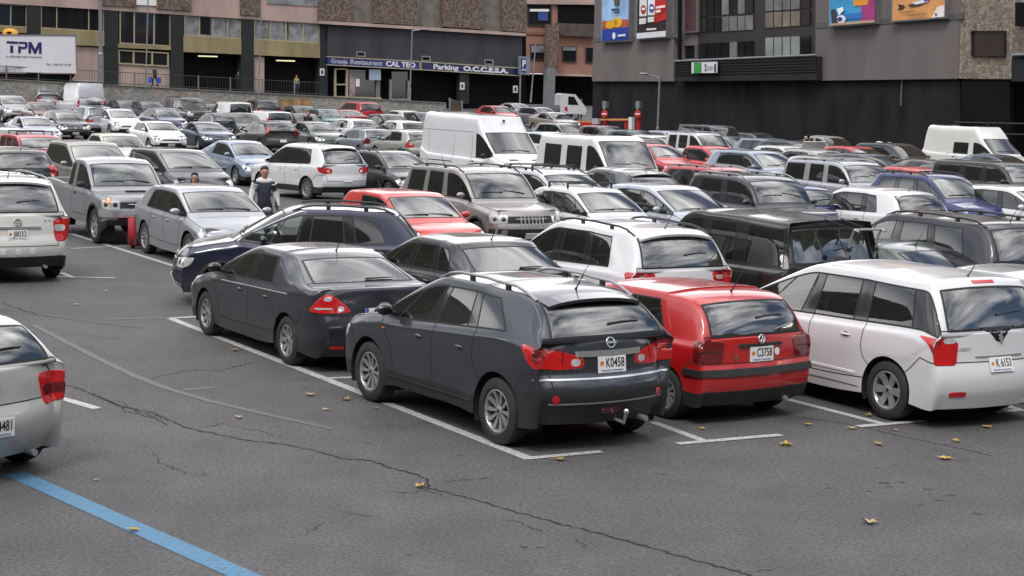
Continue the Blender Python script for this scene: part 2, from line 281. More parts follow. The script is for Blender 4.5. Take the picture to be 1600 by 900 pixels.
def cage(P):
    L, W, H = P['L'], P['W'], P['H']; half = W/2; fo, wb, r, gc = P['fo'], P['wb'], P['r'], P['gc']; R = r+P['ar']; ra = fo+wb
    lx = [0]*NC
    k5 = (-1.06, -.62, 0, .62, 1.06)
    lx[1] = (fo-R)*.45
    for i, k in enumerate(k5): lx[2+i] = fo+R*k; lx[12+i] = ra+R*k
    lx[7] = fo+R+.13; lx[9] = P['bx']; lx[8] = (lx[7]+lx[9])/2; lx[10] = P['bx']+.09; lx[11] = (lx[10]+lx[12])/2
    lx[17] = (lx[16]+L)/2; lx[18] = L
    fr, rr = P['fr'], P['rr']
    xc = P['xc']; ub = [0]*NC; ut = [0]*NC
    ub[0] = fr[5]; ub[1] = fr[5]+.13
    for i in range(2, 8): ub[i] = lerp(ub[1], xc, (i-1)/6)
    for i in range(8): ut[i] = ub[i]
    for i in range(6): ub[8+i] = P['xb'][i]; ut[8+i] = P['xt'][i]
    ub[14] = (P['xb'][5]+P['xgb'])/2; ut[14] = P['xrr']; ub[15] = ut[15] = P['xgb']
    e = L-rr[5]
    for i in (16, 17, 18): ub[i] = ut[i] = lerp(P['xgb'], e, (i-15)/3)
    rz = P['rz'] or (H-.065, H-.012, H-.004, H, H-.004, H-.03, H-.075)
    wts = (0, 0, 0, .3, .75, 1)
    def belt(x):
        if x <= xc: return P['hz0']+(P['hz1']-.045-P['hz0'])*max(0, (x-fr[5])/(xc-fr[5]))**.62
        return plin(x, [(xc, P['hz1']-.045), (P['xb'][0], P['bz0']), (P['xb'][5], P['bz1']), (P['xgb'], P['zgb']-.02), (e, P['zt'])])
    fw = [.80, .935, .975, .99, 1, 1, 1, 1, 1, 1, 1, 1, 1, 1, 1, .995, .985, .955, .84]
    if P['cbR'] < .12: fw[17], fw[18] = .985, .93
    if P['cbF'] < .15: fw[0] = .86
    ry = (.95, .98, .99, 1.0, .985, .935)
    V = {}
    for c in range(NC):
        hood = c <= 7; dk = c >= 15
        z5 = belt(ub[c]) if c not in (0,) else P['hz0']
        R3 = None
        for row in range(6):
            x = lerp(lx[c], ub[c], wts[row])
            if c == 0: x = fr[row]+P['cbF']
            if c == 18: x = L-rr[row]-P['cbR']
            if c == 17 and row >= 3: x = min(x, L-rr[row]-P['cbR']*.55-.02)
            t = (0, P['low'], .45, .66)
            if row < 4: z = gc+t[row]*(z5-gc)
            if row == 3 and (2 <= c <= 6 or 12 <= c <= 16): z = max(z, r+R+.07); z = min(z, z5-.13)
            if row == 4: z = z5-P['sh']
            if row == 5: z = z5
            if row <= 1 and c in (0, 18): z += .02
            y = half*fw[c]*ry[row]*(1 if not hood or row != 5 else .97)
            V[('s', c, row)] = Vector((x, y, z))
        # wheel arches
        for a0, cx in ((2, fo), (12, ra)):
            if a0 <= c <= a0+4:
                i = c-a0
                ang = {0: (193, 167, 139), 4: (-13, 13, 41)}.get(i)
                if ang:
                    for row in range(3):
                        a = R_(ang[row]); V[('s', c, row)] = Vector((cx+R*math.cos(a), half*fw[c]*(.99+P['wide']), r+R*math.sin(a)))
                else:
                    a = R_({1: 115, 2: 90, 3: 65}[i]); V[('s', c, 2)] = Vector((cx+R*math.cos(a), half*fw[c]*(.995+P['wide']), r+R*math.sin(a)))
        # top rows
        for row in range(6, 10):
            if hood or dk:
                fy = {6: .84, 7: .70, 8: .36, 9: 0}[row]
                if c == 7: fy = {6: .89, 7: .83, 8: .44, 9: 0}[row]
                if c == 15: fy = {6: .875, 7: .80, 8: .42, 9: 0}[row]
                cz = {6: .35, 7: .62, 8: .92, 9: 1}[row]*P['crown']
                zz = z5+cz+(.03 if c == 7 else 0)
                if c == 15: zz = P['zgb']+cz*.3
                bow = {6: .0, 7: -.02, 8: -.06, 9: -.07}[row] if c in (7,) else 0
                if c in (6, 5) : bow = {6: .0, 7: -.01, 8: -.03, 9: -.04}[row]
                if c in (15,) : bow = {6: -.02, 7: 0, 8: .03, 9: .035}[row]
                y = half*fw[c]*fy; x = ut[c]+bow
                if c in (0, 18):
                    y5 = V[('s', c, 5)].y; k = (y/y5)**2
                    x = (fr[5]+P['cbF']*k) if c == 0 else (L-rr[5]-P['cbR']*k)
                if c == 1: x = max(x, fr[5]+P['cbF']*(y/half)**2+.06)
                if c == 17: x = min(x, L-rr[5]-P['cbR']*(y/half)**2-.03)
                if c == 16: x = min(x, L-rr[5]-P['cbR']*(y/half)**2-.06)
                if P['bed'] and 15 <= c <= 18 and row >= 7:
                    zz = z5-P['bed'] if c < 18 else zz
                    if c == 17: x = e-.09
                    if row == 7: y = half*.80
                if P['bed'] and row == 6 and c >= 15: y = half*.87; zz = z5+.01
            else:
                th = P['th']; zr = rz[c-8]
                fy = {6: th, 7: th-.085, 8: (th-.085)*.52, 9: 0}[row]
                zz = {6: min(zr-.105, P['zwt']), 7: zr-.035, 8: zr-.006, 9: zr}[row]
                if c == 14: fy *= .97
                bow = {6: .03, 7: 0, 8: -.05, 9: -.07}[row] if c == 8 else ({6: -.04, 7: 0, 8: .04, 9: .05}[row] if c == 14 else 0)
                x = ut[c]+bow; y = half*fy
            V[('s', c, row)] = Vector((x, y, zz))
    for nm, c, fx in (('f', 0, lambda r_, k: fr[r_]+P['cbF']*k), ('r', 18, lambda r_, k: L-rr[r_]-P['cbR']*k)):
        y5 = V[('s', c, 5)].y
        for r_ in range(5):
            ys = V[('s', c, r_)].y
            for h in range(6, 10):
                q = V[('s', c, h)].y/y5; V[(nm, r_, h)] = Vector((fx(r_, q*q), ys*q, V[('s', c, r_)].z))
    return V
def regions(P):
    """cell -> region name (side parts get a side suffix later)"""
    reg = {}
    for c in range(NC-1):
        for row in range(9):
            g = 'body'
            if row >= 5:
                if c <= 6: g = 'hood' if row >= 5 else 'body'
                elif c == 7:
                    if row >= 7: g = 'windshield'
                    elif row == 5: g = 'sail_window' if P['sail'] else 'body'
                elif row == 5 and c in P['glass']: g = 'window%d' % c
                elif row == 5 and c in (9, 11) and (c+1) in P['glass'] and not P['bodypil']: g = 'pillar_trim%d' % c
                elif c == 13 and row == 5 and P['black_d']: g = 'pillar_trim14'
                elif c == 14 and row >= 7 and P['rear_glass']: g = 'rear_window'
                elif c == 14 and row in (5,) and P['black_d']: g = 'pillar_trim14'
                elif c >= 15: g = 'tailgate' if row >= 6 and not P['bed'] else 'body'
                if P['bed'] and c >= 15 and row >= 7: g = 'bed_liner'
            else:
                if c <= 1 and row <= 2: g = 'front_bumper'
                elif c == 0 and row in (3, 4): g = 'headlight'
                elif c >= 16 and row <= 2: g = 'rear_bumper'
                elif c in P['tailcol'] and row in P['tailrows']: g = 'taillight'
                elif row >= 1 and c in (7, 8, 9): g = 'front_door'
                elif row >= 1 and c in (10, 11) and P['doors4']: g = 'rear_door'
                if row == 0 and P['valance'] and (c <= 1 or c >= 16): g = 'front_valance' if c <= 1 else 'rear_valance'
                if row == 0 and P['plastic']: g = 'front_valance' if c <= 1 else ('rear_valance' if c >= 16 else 'sill_trim')
                if row == 1 and P['darkbump'] and c >= 16: g = 'rear_valance'
            reg[('s', c, row)] = g
    for r_ in range(5):
        for h in range(5, 9):
            g = 'front_bumper'
            if r_ == 1 and h >= 7: g = 'intake'
            if r_ == 0: g = 'front_valance'
            if r_ in (3, 4) and h in P['headcap']: g = 'headlight'
            if r_ == 4 and h not in P['headcap']: g = 'hood'
            if r_ == 3 and h in P['grille']: g = 'grille'
            reg[('f', r_, h)] = g
            g = 'rear_bumper' if r_ <= 2 else 'tailgate'
            if (r_ == 0 and P['valance']) or (r_ == 1 and P['darkbump']): g = 'rear_valance'
            if r_ == 2 and P['zgb'] > 1.09 and h >= 6: g = 'tailgate'
            if r_ in P['tailrows'] and h in P['tailcap']: g = 'taillight'
            reg[('r', r_, h)] = g
    if P.get('reg'): P['reg'](reg)
    return reg
SIDED = ('headlight', 'taillight', 'sill_trim', 'front_door', 'rear_door', 'window', 'sail_window', 'pillar_trim')
RMAT = dict(body='paint', hood='paint', tailgate='paint', front_door='paint', rear_door='paint', front_bumper='paint', rear_bumper='paint', windshield='tiltglass', rear_window='tiltglass', sail_window='glass',
            pillar_trim='gloss', headlight='lens', taillight='tail', grille='plastic', intake='plastic', front_valance='plastic', rear_valance='plastic', sill_trim='plastic', bed_liner='plastic')
NAMES = dict(sail_window='quarter_window', bed_liner='cargo_bed', intake='air_intake')
def subsurf(V, P, lvl):
    keys = []; idx = {}; co = []
    for k, v in V.items():
        for sgn in (1, -1):
            if sgn == -1 and v.y < 1e-6: idx[(k, -1)] = idx[(k, 1)]; continue
            idx[(k, sgn)] = len(co); co.append(Vector((v.x, v.y*sgn, v.z))); keys.append((k, sgn))
    reg = regions(P); faces = []; rn = []
    def capk(nm, r_, h):
        c = 0 if nm == 'f' else 18
        return ('s', c, h) if r_ == 5 else (('s', c, r_) if h == 5 else (nm, r_, h))
    for sgn in (1, -1):
        sfx = '_l' if sgn == 1 else '_r'
        for (nm, a, b), g in reg.items():
            if nm == 's':
                if b <= 1 and (2 <= a <= 5 or 12 <= a <= 15): continue
                q = [('s', a, b), ('s', a+1, b), ('s', a+1, b+1), ('s', a, b+1)]
            else:
                q = [capk(nm, a, b), capk(nm, a+1, b), capk(nm, a+1, b+1), capk(nm, a, b+1)]
                if nm == 'r': q = q[::-1]
            ids = [idx[(k, sgn)] for k in q]
            if sgn == 1: ids = ids[::-1]
            faces.append(ids); rn.append(g+(sfx if any(g.startswith(s) for s in SIDED) else ''))
    return keys, co, faces, rn
def creases(keys):
    ix = {k: i for i, k in enumerate(keys)}; out = {}
    def put(a, b, w_):
        for s in (1, -1):
            i, j = ix.get((a, s), ix.get((a, 1))), ix.get((b, s), ix.get((b, 1)))
            if i is not None and j is not None: out[(min(i, j), max(i, j))] = w_
    for c in range(NC-1):
        put(('s', c, 4), ('s', c+1, 4), .42 if 1 <= c <= 16 else .2)
        if c < 7: put(('s', c, 5), ('s', c+1, 5), .3); put(('s', c, 7), ('s', c+1, 7), .3)
        if 8 <= c <= 13: put(('s', c, 7), ('s', c+1, 7), .35)
        if 7 <= c <= 14: put(('s', c, 5), ('s', c+1, 5), .4)
    for r_ in (2, 3, 4): put(('s', 18, r_), ('s', 18, r_+1), .25)
    for nm, c in (('r', 18), ('f', 0)):
        for r_, w_ in ((3, .55), (1, .4)):
            put(('s', c, r_), (nm, r_, 6), w_)
            for h in (6, 7, 8): put((nm, r_, h), (nm, r_, h+1), w_)
        for h in range(5, 9): put(('s', c, h), ('s', c, h+1), .35)
    return out
def evalsub(co, faces, lvl, ridx=None, cre=None):
    me = bpy.data.meshes.new('c'); me.from_pydata(co, [], faces)
    if cre:
        at_ = me.attributes.new('crease_edge', 'FLOAT', 'EDGE'); vals = [cre.get((min(e.vertices), max(e.vertices)), 0.) for e in me.edges]; at_.data.foreach_set('value', vals)
    if ridx is not None: me.polygons.foreach_set('material_index', ridx)
    o = bpy.data.objects.new('c', me); m = o.modifiers.new('s', 'SUBSURF'); m.levels = m.render_levels = lvl; m.boundary_smooth = 'PRESERVE_CORNERS'
    r = evaluate(o)
    bpy.data.objects.remove(o); bpy.data.meshes.remove(me); return r
def wheel_meshes(P, style, lod):
    r = P['r']; tw = .205; rimr = P.get('rim', r*.66)
    t = MB(); t.lathe([(rimr, -tw*.42), (rimr+.012, -tw*.5), (r-.035, -tw*.5), (r-.008, -tw*.40), (r, -tw*.25), (r, tw*.25), (r-.008, tw*.40), (r-.035, tw*.5), (rimr+.012, tw*.5), (rimr-.006, tw*.40), (rimr-.012, -tw*.4), (rimr, -tw*.42)], M['tyre'], 48 if lod == 0 else 24)
    m = MB(); A = M['cover'] if style.startswith('cover') else M['alloy']
    m.lathe([(rimr-.002, tw*.44), (rimr-.016, tw*.46), (rimr-.03, tw*.36), (rimr-.035, -tw*.35)], A, 48 if lod == 0 else 24)
    m.lathe([(.0, tw*.05), (rimr-.03, tw*.05)], M['alloydark'], 24)
    n, w0, w1 = {'ten': (10, .022, .046), 'cover7': (8, .05, .070), 'seven': (7, .075, .085), 'five': (5, .085, .10), 'cover12': (12, .03, .050), 'six': (6, .07, .10)}[style]
    yh, yr = tw*.30, tw*.43
    for k in range(n):
        a = 2*math.pi*k/n; ca, sa = math.cos(a), math.sin(a); e = rimr-.02
        def pt(rad, off, y): return (ca*rad-sa*off, y, sa*rad+ca*off)
        vs = []
        for rad, w_, y in ((.035, w0, yh), (e*.55, (w0*.6+w1*.4), yh+.006), (e, w1, yr)):
            w_ *= r/.33
            vs += [pt(rad, -w_/2, y), pt(rad, w_/2, y), pt(rad, w_*.42, y-.03), pt(rad, -w_*.42, y-.03)]
        fs = []
        for i in (0, 4):
            for j in range(4): fs.append((i+j, i+(j+1) % 4, i+4+(j+1) % 4, i+4+j))
        m.add(vs, fs, A)
    m.lathe([(0, yh+.012), (.03, yh+.012), (.055, yh+.004), (.06, yh-.02)], A, 20); m.lathe([(0, yh+.014), (.022, yh+.014)], M['alloydark'], 16)
    return t.mesh('tyre', True), m.mesh('rim', False)
TEMPL = {}
def template(arch, lod, opts):
    """returns a list of parts: (name, mesh, parent_index or None, xform, label)"""
    key = (arch, lod, tuple(sorted((k, str(v)) for k, v in opts.items() if k not in ('plate', 'label'))), opts.get('plate') if lod == 0 else None)
    if key in TEMPL: return TEMPL[key]
    P = dict(ARCH[arch]); P.update(opts.get('P', {}))
    L, W, H = P['L'], P['W'], P['H']; half = W/2; ox = P['fo']+P['wb']     # origin: rear axle
    V = cage(P)
    keys, co, faces, rn = subsurf(V, P, 2)
    names = sorted(set(rn)); ridx = [names.index(x) for x in rn]
    tgt = [c.copy() for c in co]
    cre = creases(keys)
    for it in range(2):
        me = evalsub(co, faces, 1, None, cre)
        for i in range(len(co)):
            d = tgt[i]-me.vertices[i].co
            co[i] = co[i]+d*.75
        bpy.data.meshes.remove(me)
    lvl = (3, 2, 2)[lod]
    me = evalsub(co, faces, lvl, ridx, cre)
    nv = len(me.vertices); vc = np.empty(nv*3, 'f'); me.vertices.foreach_get('co', vc); vc = vc.reshape(-1, 3)
    vc[:, 0] = ox-vc[:, 0]; vc[:, 1] = vc[:, 1]        # forward = +X
    me.vertices.foreach_set('co', vc.ravel()); me.flip_normals(); me.update()
    vn = np.array([v.vector for v in me.vertex_normals]); 
    mid = vc.mean(0)
    if ((vc-mid)*vn).sum() < 0: me.flip_normals(); me.update(); vn = np.array([v.vector for v in me.vertex_normals])
    polys = [tuple(p.vertices) for p in me.polygons]; pm = [p.material_index for p in me.polygons]
    verts = [Vector(v) for v in vc]; norms = [Vector(v) for v in vn]
    bvh = BVHTree.FromPolygons(verts, polys)
    parts = []
    def addp(name, mesh, parent=0, loc=(0, 0, 0), rot=(0, 0, 0), label=None):
        parts.append((name, mesh, parent, loc, rot, label)); return len(parts)-1
    def submesh(nm, pids, mk):
        used = sorted({v for p in pids for v in polys[p]}); mp = {v: i for i, v in enumerate(used)}
        s = bpy.data.meshes.new(nm); s.from_pydata([verts[v] for v in used], [], [tuple(mp[v] for v in polys[p]) for p in pids])
        s.polygons.foreach_set('use_smooth', [True]*len(pids)); s.materials.append(None if mk == 'paint' else M[mk]); s.update()
        s.normals_split_custom_set_from_vertices([norms[v] for v in used]); return s
    groups = {}
    far = lod >= 1
    merge = {'hood': 'body', 'front_door': 'body', 'rear_door': 'body', 'front_bumper': 'body', 'rear_bumper': 'body', 'tailgate': 'body'}
    def baser(x): return x[:-2] if x[-2:] in ('_l', '_r') else x
    for i, p in enumerate(polys):
        g = names[pm[i]]; b = baser(g)
        if lod == 2 and b in merge: g = merge[b]
        if P.get('pm') and b in P['pm']: pass
        groups.setdefault(g, []).append(i)
    order = sorted(groups, key=lambda g: (g != 'body', 'window' in g or 'sail' in g, g))
    pid = {}
    for g in order:
        b = baser(g); mk = RMAT.get(b)
        if b.startswith('window'):
            mk = {'c': 'glass', 'p': 'privacy'}[P['glass'][int(b[6:])]]
        if b.startswith('pillar'): mk = 'gloss'
        if b == 'rear_window': mk = 'tiltglass'
        if b == 'taillight': mk = P.get('tailm', 'tail')
        if P.get('pm') and b in P['pm']: mk = P['pm'][b]
        if far and mk in ('glass', 'privacy'): mk = 'farglass'
        if lod == 2 and mk == 'tiltglass': mk = 'farglass'
        nm = 'side_window' if b.startswith('window') else 'pillar_trim' if b.startswith('pillar') else NAMES.get(b, b)
        par = 0
        if lod < 2:
            if b in ('window8', 'sail_window'): par = pid.get('front_door'+g[-2:], 0)
            if b == 'window10': par = pid.get('rear_door'+g[-2:], 0)
            if b == 'rear_window': par = pid.get('tailgate', 0)
        pid[g] = addp(nm, submesh(nm, groups[g], mk), None if g == 'body' else par)
    # seams and seals on region borders
    ef = {}
    for i, p in enumerate(polys):
        for k in range(len(p)):
            a, b = p[k], p[(k+1) % len(p)]; ef.setdefault((min(a, b), max(a, b)), []).append(names[pm[i]])
    seam, seal = [], []
    GL = ('windshield', 'rear_window', 'window', 'sail', 'pillar')
    for e, gs in ef.items():
        if len(gs) < 2 or gs[0] == gs[1]: continue
        b0, b1 = sorted((baser(gs[0]), baser(gs[1])))
        g0 = any(b0.startswith(x) for x in GL); g1 = any(b1.startswith(x) for x in GL)
        if g0 or g1:
            if g0 and g1: seal.append((e, .018))
            else: seal.append((e, .026 if 'windshield' in (b0, b1) or 'rear_window' in (b0, b1) else .020))
        elif any(x in ('front_valance', 'rear_valance', 'sill_trim') for x in (b0, b1)): continue
        else: seam.append((e, .012 if lod == 0 else .013))
    def strips(es, m, lift):
        adj = {}
        for (a, b), w_ in es: adj.setdefault(a, []).append(b); adj.setdefault(b, []).append(a)
        mb = MB()
        for (a, b), w_ in es:
            te = (verts[b]-verts[a])
            if te.length < 1e-6: continue
            te.normalize(); q = []
            for v in (a, b):
                t = te
                if len(adj[v]) == 2:
                    t = verts[adj[v][0]]-verts[adj[v][1]]
                    if t.length < 1e-6: t = te
                    t = t.normalized()
                    if t.dot(te) < 0: t = -t
                    if t.dot(te) < .5: t = te
                sd = norms[v].cross(t).normalized()*w_*.5; o = norms[v]*lift
                q += [verts[v]-sd+o, verts[v]+sd+o]
            mb.add(q, [(0, 1, 3, 2)], m)
        return mb
    if seam and lod < 2: addp('panel_seam', strips(seam, M['seam'], .0015).mesh('panel_seam'))
    if seal:
        par = {}
        def fnd(a):
            while par.setdefault(a, a) != a: a = par[a]
            return a
        for (a, b), w_ in seal: par[fnd(a)] = fnd(b)
        cmp_ = {}
        for e_ in seal: cmp_.setdefault(fnd(e_[0][0]), []).append(e_)
        for g_ in cmp_.values(): addp('window_seal', strips(g_, M['rubber'], .002).mesh('window_seal'))
    def side(x, z, s=1):
        h = bvh.ray_cast(Vector((x, s*3, z)), Vector((0, -s, 0)))
        return (h[0], h[1]*(1 if h[1].y*s > 0 else -1)) if h[0] is not None else (Vector((x, s*half, z)), Vector((0, s, 0)))
    def top(x, y):
        h = bvh.ray_cast(Vector((x, y, 5)), Vector((0, 0, -1)))
        return h[0] if h[0] is not None else Vector((x, y, H))
    def back(y, z, s=-1):
        h = bvh.ray_cast(Vector((s*9, y, z)), Vector((-s, 0, 0)))
        if h[0] is None: return Vector((s*.9, y, z)), Vector((s, 0, 0))
        n = h[1] if h[1].x*s > 0 else -h[1]
        return h[0], n
    R = P['r']+P['ar']
    def decal(name, phi, cxy, z, outline, m, parent=0, lift=.008, s=1, end=-1, rings=(1, .94, .82, .68, .52, .36, .18), label=None, sm=True, addit=True):
        """patch moulded on to the shell: phi turns from straight behind/ahead (0) to the flank (90)"""
        a = R_(phi); d = Vector((end*math.cos(a), s*math.sin(a), 0)); rt = Vector((-end*math.sin(a), s*math.cos(a), 0))
        pts = []; n = len(outline)
        for i in range(n):
            p, q = outline[i], outline[(i+1) % n]; k = max(2, int(math.hypot(q[0]-p[0], q[1]-p[1])/.025))
            pts += [(lerp(p[0], q[0], t/k), lerp(p[1], q[1], t/k)) for t in range(k)]
        for _ in range(2 if sm else 0): pts = [((pts[i-1][0]+2*pts[i][0]+pts[(i+1) % len(pts)][0])/4, (pts[i-1][1]+2*pts[i][1]+pts[(i+1) % len(pts)][1])/4) for i in range(len(pts))]
        ca = sum(p[0] for p in pts)/len(pts); cb = sum(p[1] for p in pts)/len(pts); vs = []; K = len(pts)
        o = Vector((cxy[0], cxy[1]*s, z))
        for ri, f in enumerate(rings):
            for x, y in pts:
                w_ = o+d*2+rt*(ca+(x-ca)*f)+Vector((0, 0, cb+(y-cb)*f)); h = bvh.ray_cast(w_, -d)
                if h[0] is None: h = (w_-d*2, d)
                nn = h[1] if h[1].dot(d) > 0 else -h[1]
                vs.append(h[0]+nn*(lift if ri else -.003))
        c = sum((Vector(v) for v in vs[-K:]), Vector())/K; vs.append(c)
        fs = [(r_*K+i, r_*K+(i+1) % K, (r_+1)*K+(i+1) % K, (r_+1)*K+i) for r_ in range(len(rings)-1) for i in range(K)]
        fs += [((len(rings)-1)*K+i, (len(rings)-1)*K+(i+1) % K, len(vs)-1) for i in range(K)]
        mb = MB(); mb.add(vs, fs, m if m != 'paint' else 'P')
        if m == 'paint': mb.mats[0] = None
        return addp(name, mb.mesh(name, True), parent, label=label) if addit else mb
    def band(name, p0, p1, z0, z1, lift, m, cx, end=-1, parent=0, n=26):
        """strip running round one end of the car at a fixed height"""
        vs = []
        for i in range(n+1):
            a = R_(lerp(p0, p1, i/n)); d = Vector((end*math.cos(a), math.sin(a), 0))
            for z, l in ((z0, -.004), (z0+.004, lift), (z1-.004, lift), (z1, -.004)):
                h = bvh.ray_cast(Vector((cx, 0, z))+d*3.5, -d)
                p = h[0] if h[0] is not None else Vector((cx, 0, z))+d; vs.append(p+d*l)
        mb = MB(); mb.add(vs, [(4*i+j, 4*i+j+1, 4*i+5+j, 4*i+4+j) for i in range(n) for j in range(3)], m); return addp(name, mb.mesh(name, True), parent)
    def sband(name, x0, x1, z0, z1, lift, m, s, parent=0, n=16, dz=0):
        vs = []
        for i in range(n+1):
            for z, l in ((z0, -.004), (z0+.004, lift), (z1-.004, lift), (z1, -.004)):
                p, nn = side(lerp(x0, x1, i/n), z+dz*i/n, s); vs.append(p+Vector((0, s*l, 0)))
        mb = MB(); mb.add(vs, [(4*i+j, 4*i+j+1, 4*i+5+j, 4*i+4+j) for i in range(n) for j in range(3)], m); return addp(name, mb.mesh(name, True), parent)
    rend = -(L-ox); fend = ox
    TL, HL = P['tl'], P['hl']
    for s in (1, -1):
        if TL:
            k = decal('taillight', TL[0], (rend+.15, half-.15), TL[1]+P['gc'], TL[2], M[TL[3] if len(TL) > 3 else 'tail'], s=s, end=-1)
            if lod < 2 and len(TL) > 4:
                for (da, db, w_, h_, mm) in TL[4]: decal('lamp_segment', TL[0], (rend+.15, half-.15), TL[1]+P['gc'], [(da-w_, db-h_), (da-w_, db+h_), (da+w_, db+h_), (da+w_, db-h_)], M[mm], s=s, end=-1, parent=k, lift=.011)
        if HL:
            k = decal('headlight', HL[0], (fend-.2, half-.2), HL[1]+P['gc'], HL[2], M['lens'], s=s, end=1)
            if lod < 2:
                for da, w_ in ((-.10, .055), (.09, .048)): decal('lamp_reflector', HL[0], (fend-.2, half-.2), HL[1]+P['gc'], [(da+w_*math.cos(t*.7), w_*math.sin(t*.7)) for t in range(9)], M['lampring'], s=s, end=1, parent=k, lift=.011)
    # underbody with wheel wells
    mb = MB(); yi = half-.34
    xf, xr = P['fo']*.85+P['wb']-.12, -(L-ox)+.30
    fz = P['gc']+.06
    mb.box(((xf+xr)/2, 0, fz), (xf-xr, 2*yi, .06), M['under'])
    for x0, x1 in ((xf, P['wb']+R), (P['wb']-R, R), (-R, xr)):
        if x0-x1 > .05: mb.box(((x0+x1)/2, 0, fz), (x0-x1, 2*half*(.93 if x1 > 0 and x0 < P['wb'] else .80), .055), M['under'])
    for wx in (0, P['wb']):
        for s in (1, -1):
            a = [R_(t) for t in range(-24, 205, 12)]; vs = []
            for t in a: vs += [(wx+(R+.004)*math.cos(t), s*(half*.975), P['r']+(R+.004)*math.sin(t)), (wx+(R+.004)*math.cos(t), s*yi, P['r']+(R+.004)*math.sin(t))]
            mb.add(vs, [(2*i, 2*i+1, 2*i+3, 2*i+2) for i in range(len(a)-1)], M['under'])
            mb.add([(wx+R*1.02*math.cos(t), s*yi, max(P['gc'], P['r']+R*1.02*math.sin(t))) for t in a], [tuple(range(len(a)))], M['under'])
    if lod < 2: mb.tube([(-(L-ox)+.06, -half*.5, P['gc']+.03), (-(L-ox)+.35, -half*.5, P['gc']+.03)], .03, M['alloy'], 10)
    addp('underbody', mb.mesh('underbody'))
    # wheels
    tm, rm = wheel_meshes(P, opts.get('wheel', 'five'), lod)
    for wx in (0, P['wb']):
        for s in (1, -1):
            k = addp('wheel', tm, 0, (wx, s*(half-.125), P['r']), (0, 0, 0 if s > 0 else math.pi))
            addp('rim', rm, k)
    # mirrors
    zc = P['bz0']+.07; xm = ox-P['xb'][0]+.06
    for s in (1, -1):
        mb = MB(); p, n = side(xm, zc-.05, s); y0 = p.y; mz = zc+.02
        big = 1.5 if arch in ('van', 'minibus') else 1.
        mb.ell((xm+.01, y0+s*.13, mz), (.055, .105, .065*big), 'P', 16, 8)
        mb.tube([(xm+.02, y0-s*.02, mz-.05), (xm+.01, y0+s*.08, mz-.03)], .022, M['plastic'], 8)
        mb.ell((xm-.03, y0+s*.13, mz), (.02, .085, .05*big), M['gloss'], 12, 6)
        pm_ = opts.get('mirror', 'paint'); mb.mats[0] = None if pm_ == 'paint' else M[pm_]
        addp('wing_mirror', mb.mesh('wing_mirror', True), pid.get('front_door'+('_l' if s > 0 else '_r'), 0) if lod < 2 else 0)
    # handles, trim
    if lod < 2:
        hd = [('front_door', ox-P['bx']+.14)] + ([('rear_door', ox-lerp(P['bx'], P['xb'][3], .86))] if P['doors4'] else [])
        for dn, hx in hd:
            for s in (1, -1):
                p, n = side(hx, P['bz0']-.12, s); mb = MB(); k = opts.get('handle', 'paint')
                mb.ell(p+n*.012, (.085, .016, .016), 'P', 12, 6); mb.mats[0] = None if k == 'paint' else M[k]
                mb.ell(p+n*.001, (.05, .006, .03), M['seam'], 12, 6)
                addp('handle', mb.mesh('handle', True), pid.get(dn+('_l' if s > 0 else '_r'), 0))
    # plate and lamps detail
    pz = opts.get('pz', P['gc']+.50*(P['zt']-P['gc'])); txt = opts.get('plate')
    for s, zz in ((-1, pz), (1, P['gc']+.26*(P['hz0']-P['gc']))):
        p, n = back(0, zz, s); n = Vector((n.x, 0, n.z)).normalized(); mb = MB()
        rt = Vector((0, -s*-1 if s < 0 else 1, 0)) if False else Vector((0, -1, 0)) if s < 0 else Vector((0, 1, 0))
        up = n.cross(rt).normalized() if s < 0 else n.cross(rt).normalized()
        if up.z < 0: up = -up
        rt = up.cross(n)
        mt = Matrix((( rt.x, up.x, n.x, 0), (rt.y, up.y, n.y, 0), (rt.z, up.z, n.z, 0), (0, 0, 0, 1))); mt.translation = p+n*.016
        eu = opts.get('eu'); pw, ph = (.52, .11) if eu else ((.34, .165) if lod == 0 and txt else (.34, .13))
        def q(x0, y0, x1, y1, zz, m): mb.add([mt @ Vector(c) for c in ((x0, y0, zz), (x1, y0, zz), (x1, y1, zz), (x0, y1, zz))], [(0, 1, 2, 3)], m)
        mb.box(mt.translation, (1, 1, 1), M['plate'], None) if False else mb.add([mt @ Vector(((pw/2 if k & 1 else -pw/2), (ph/2 if k & 2 else -ph/2), 0 if k & 4 else -.012)) for k in range(8)], [(0, 2, 3, 1), (4, 5, 7, 6), (0, 1, 5, 4), (2, 6, 7, 3), (0, 4, 6, 2), (1, 3, 7, 5)], M['plate'])
        if lod == 0 and txt and s == -1:
            if eu:
                q(-pw/2, -ph/2, -pw/2+.04, ph/2, .001, M['blue']); text_add(mb, txt, .13, mt @ Matrix.Translation((.02, 0, .003)), M['ink'], .0008, .01, width=.34)
            else:
                text_add(mb, txt, .13, mt @ Matrix.Translation((.035, .012, .003)), M['ink'], .0008, .008, width=.225)
                mb.lathe([(0, .003), (.024, .003)], M['orange'], 14, 'z'); k = len(mb.v)-28
                for i in range(k, len(mb.v)): mb.v[i] = tuple(mt @ (Vector(mb.v[i])+Vector((-.128, .012, 0))))
                text_add(mb, 'PRINCIPAT D\'ANDORRA', .022, mt @ Matrix.Translation((0, -.062, .003)), M['blue'], .0005, .01, width=.27)
        addp('number_plate', mb.mesh('number_plate'))
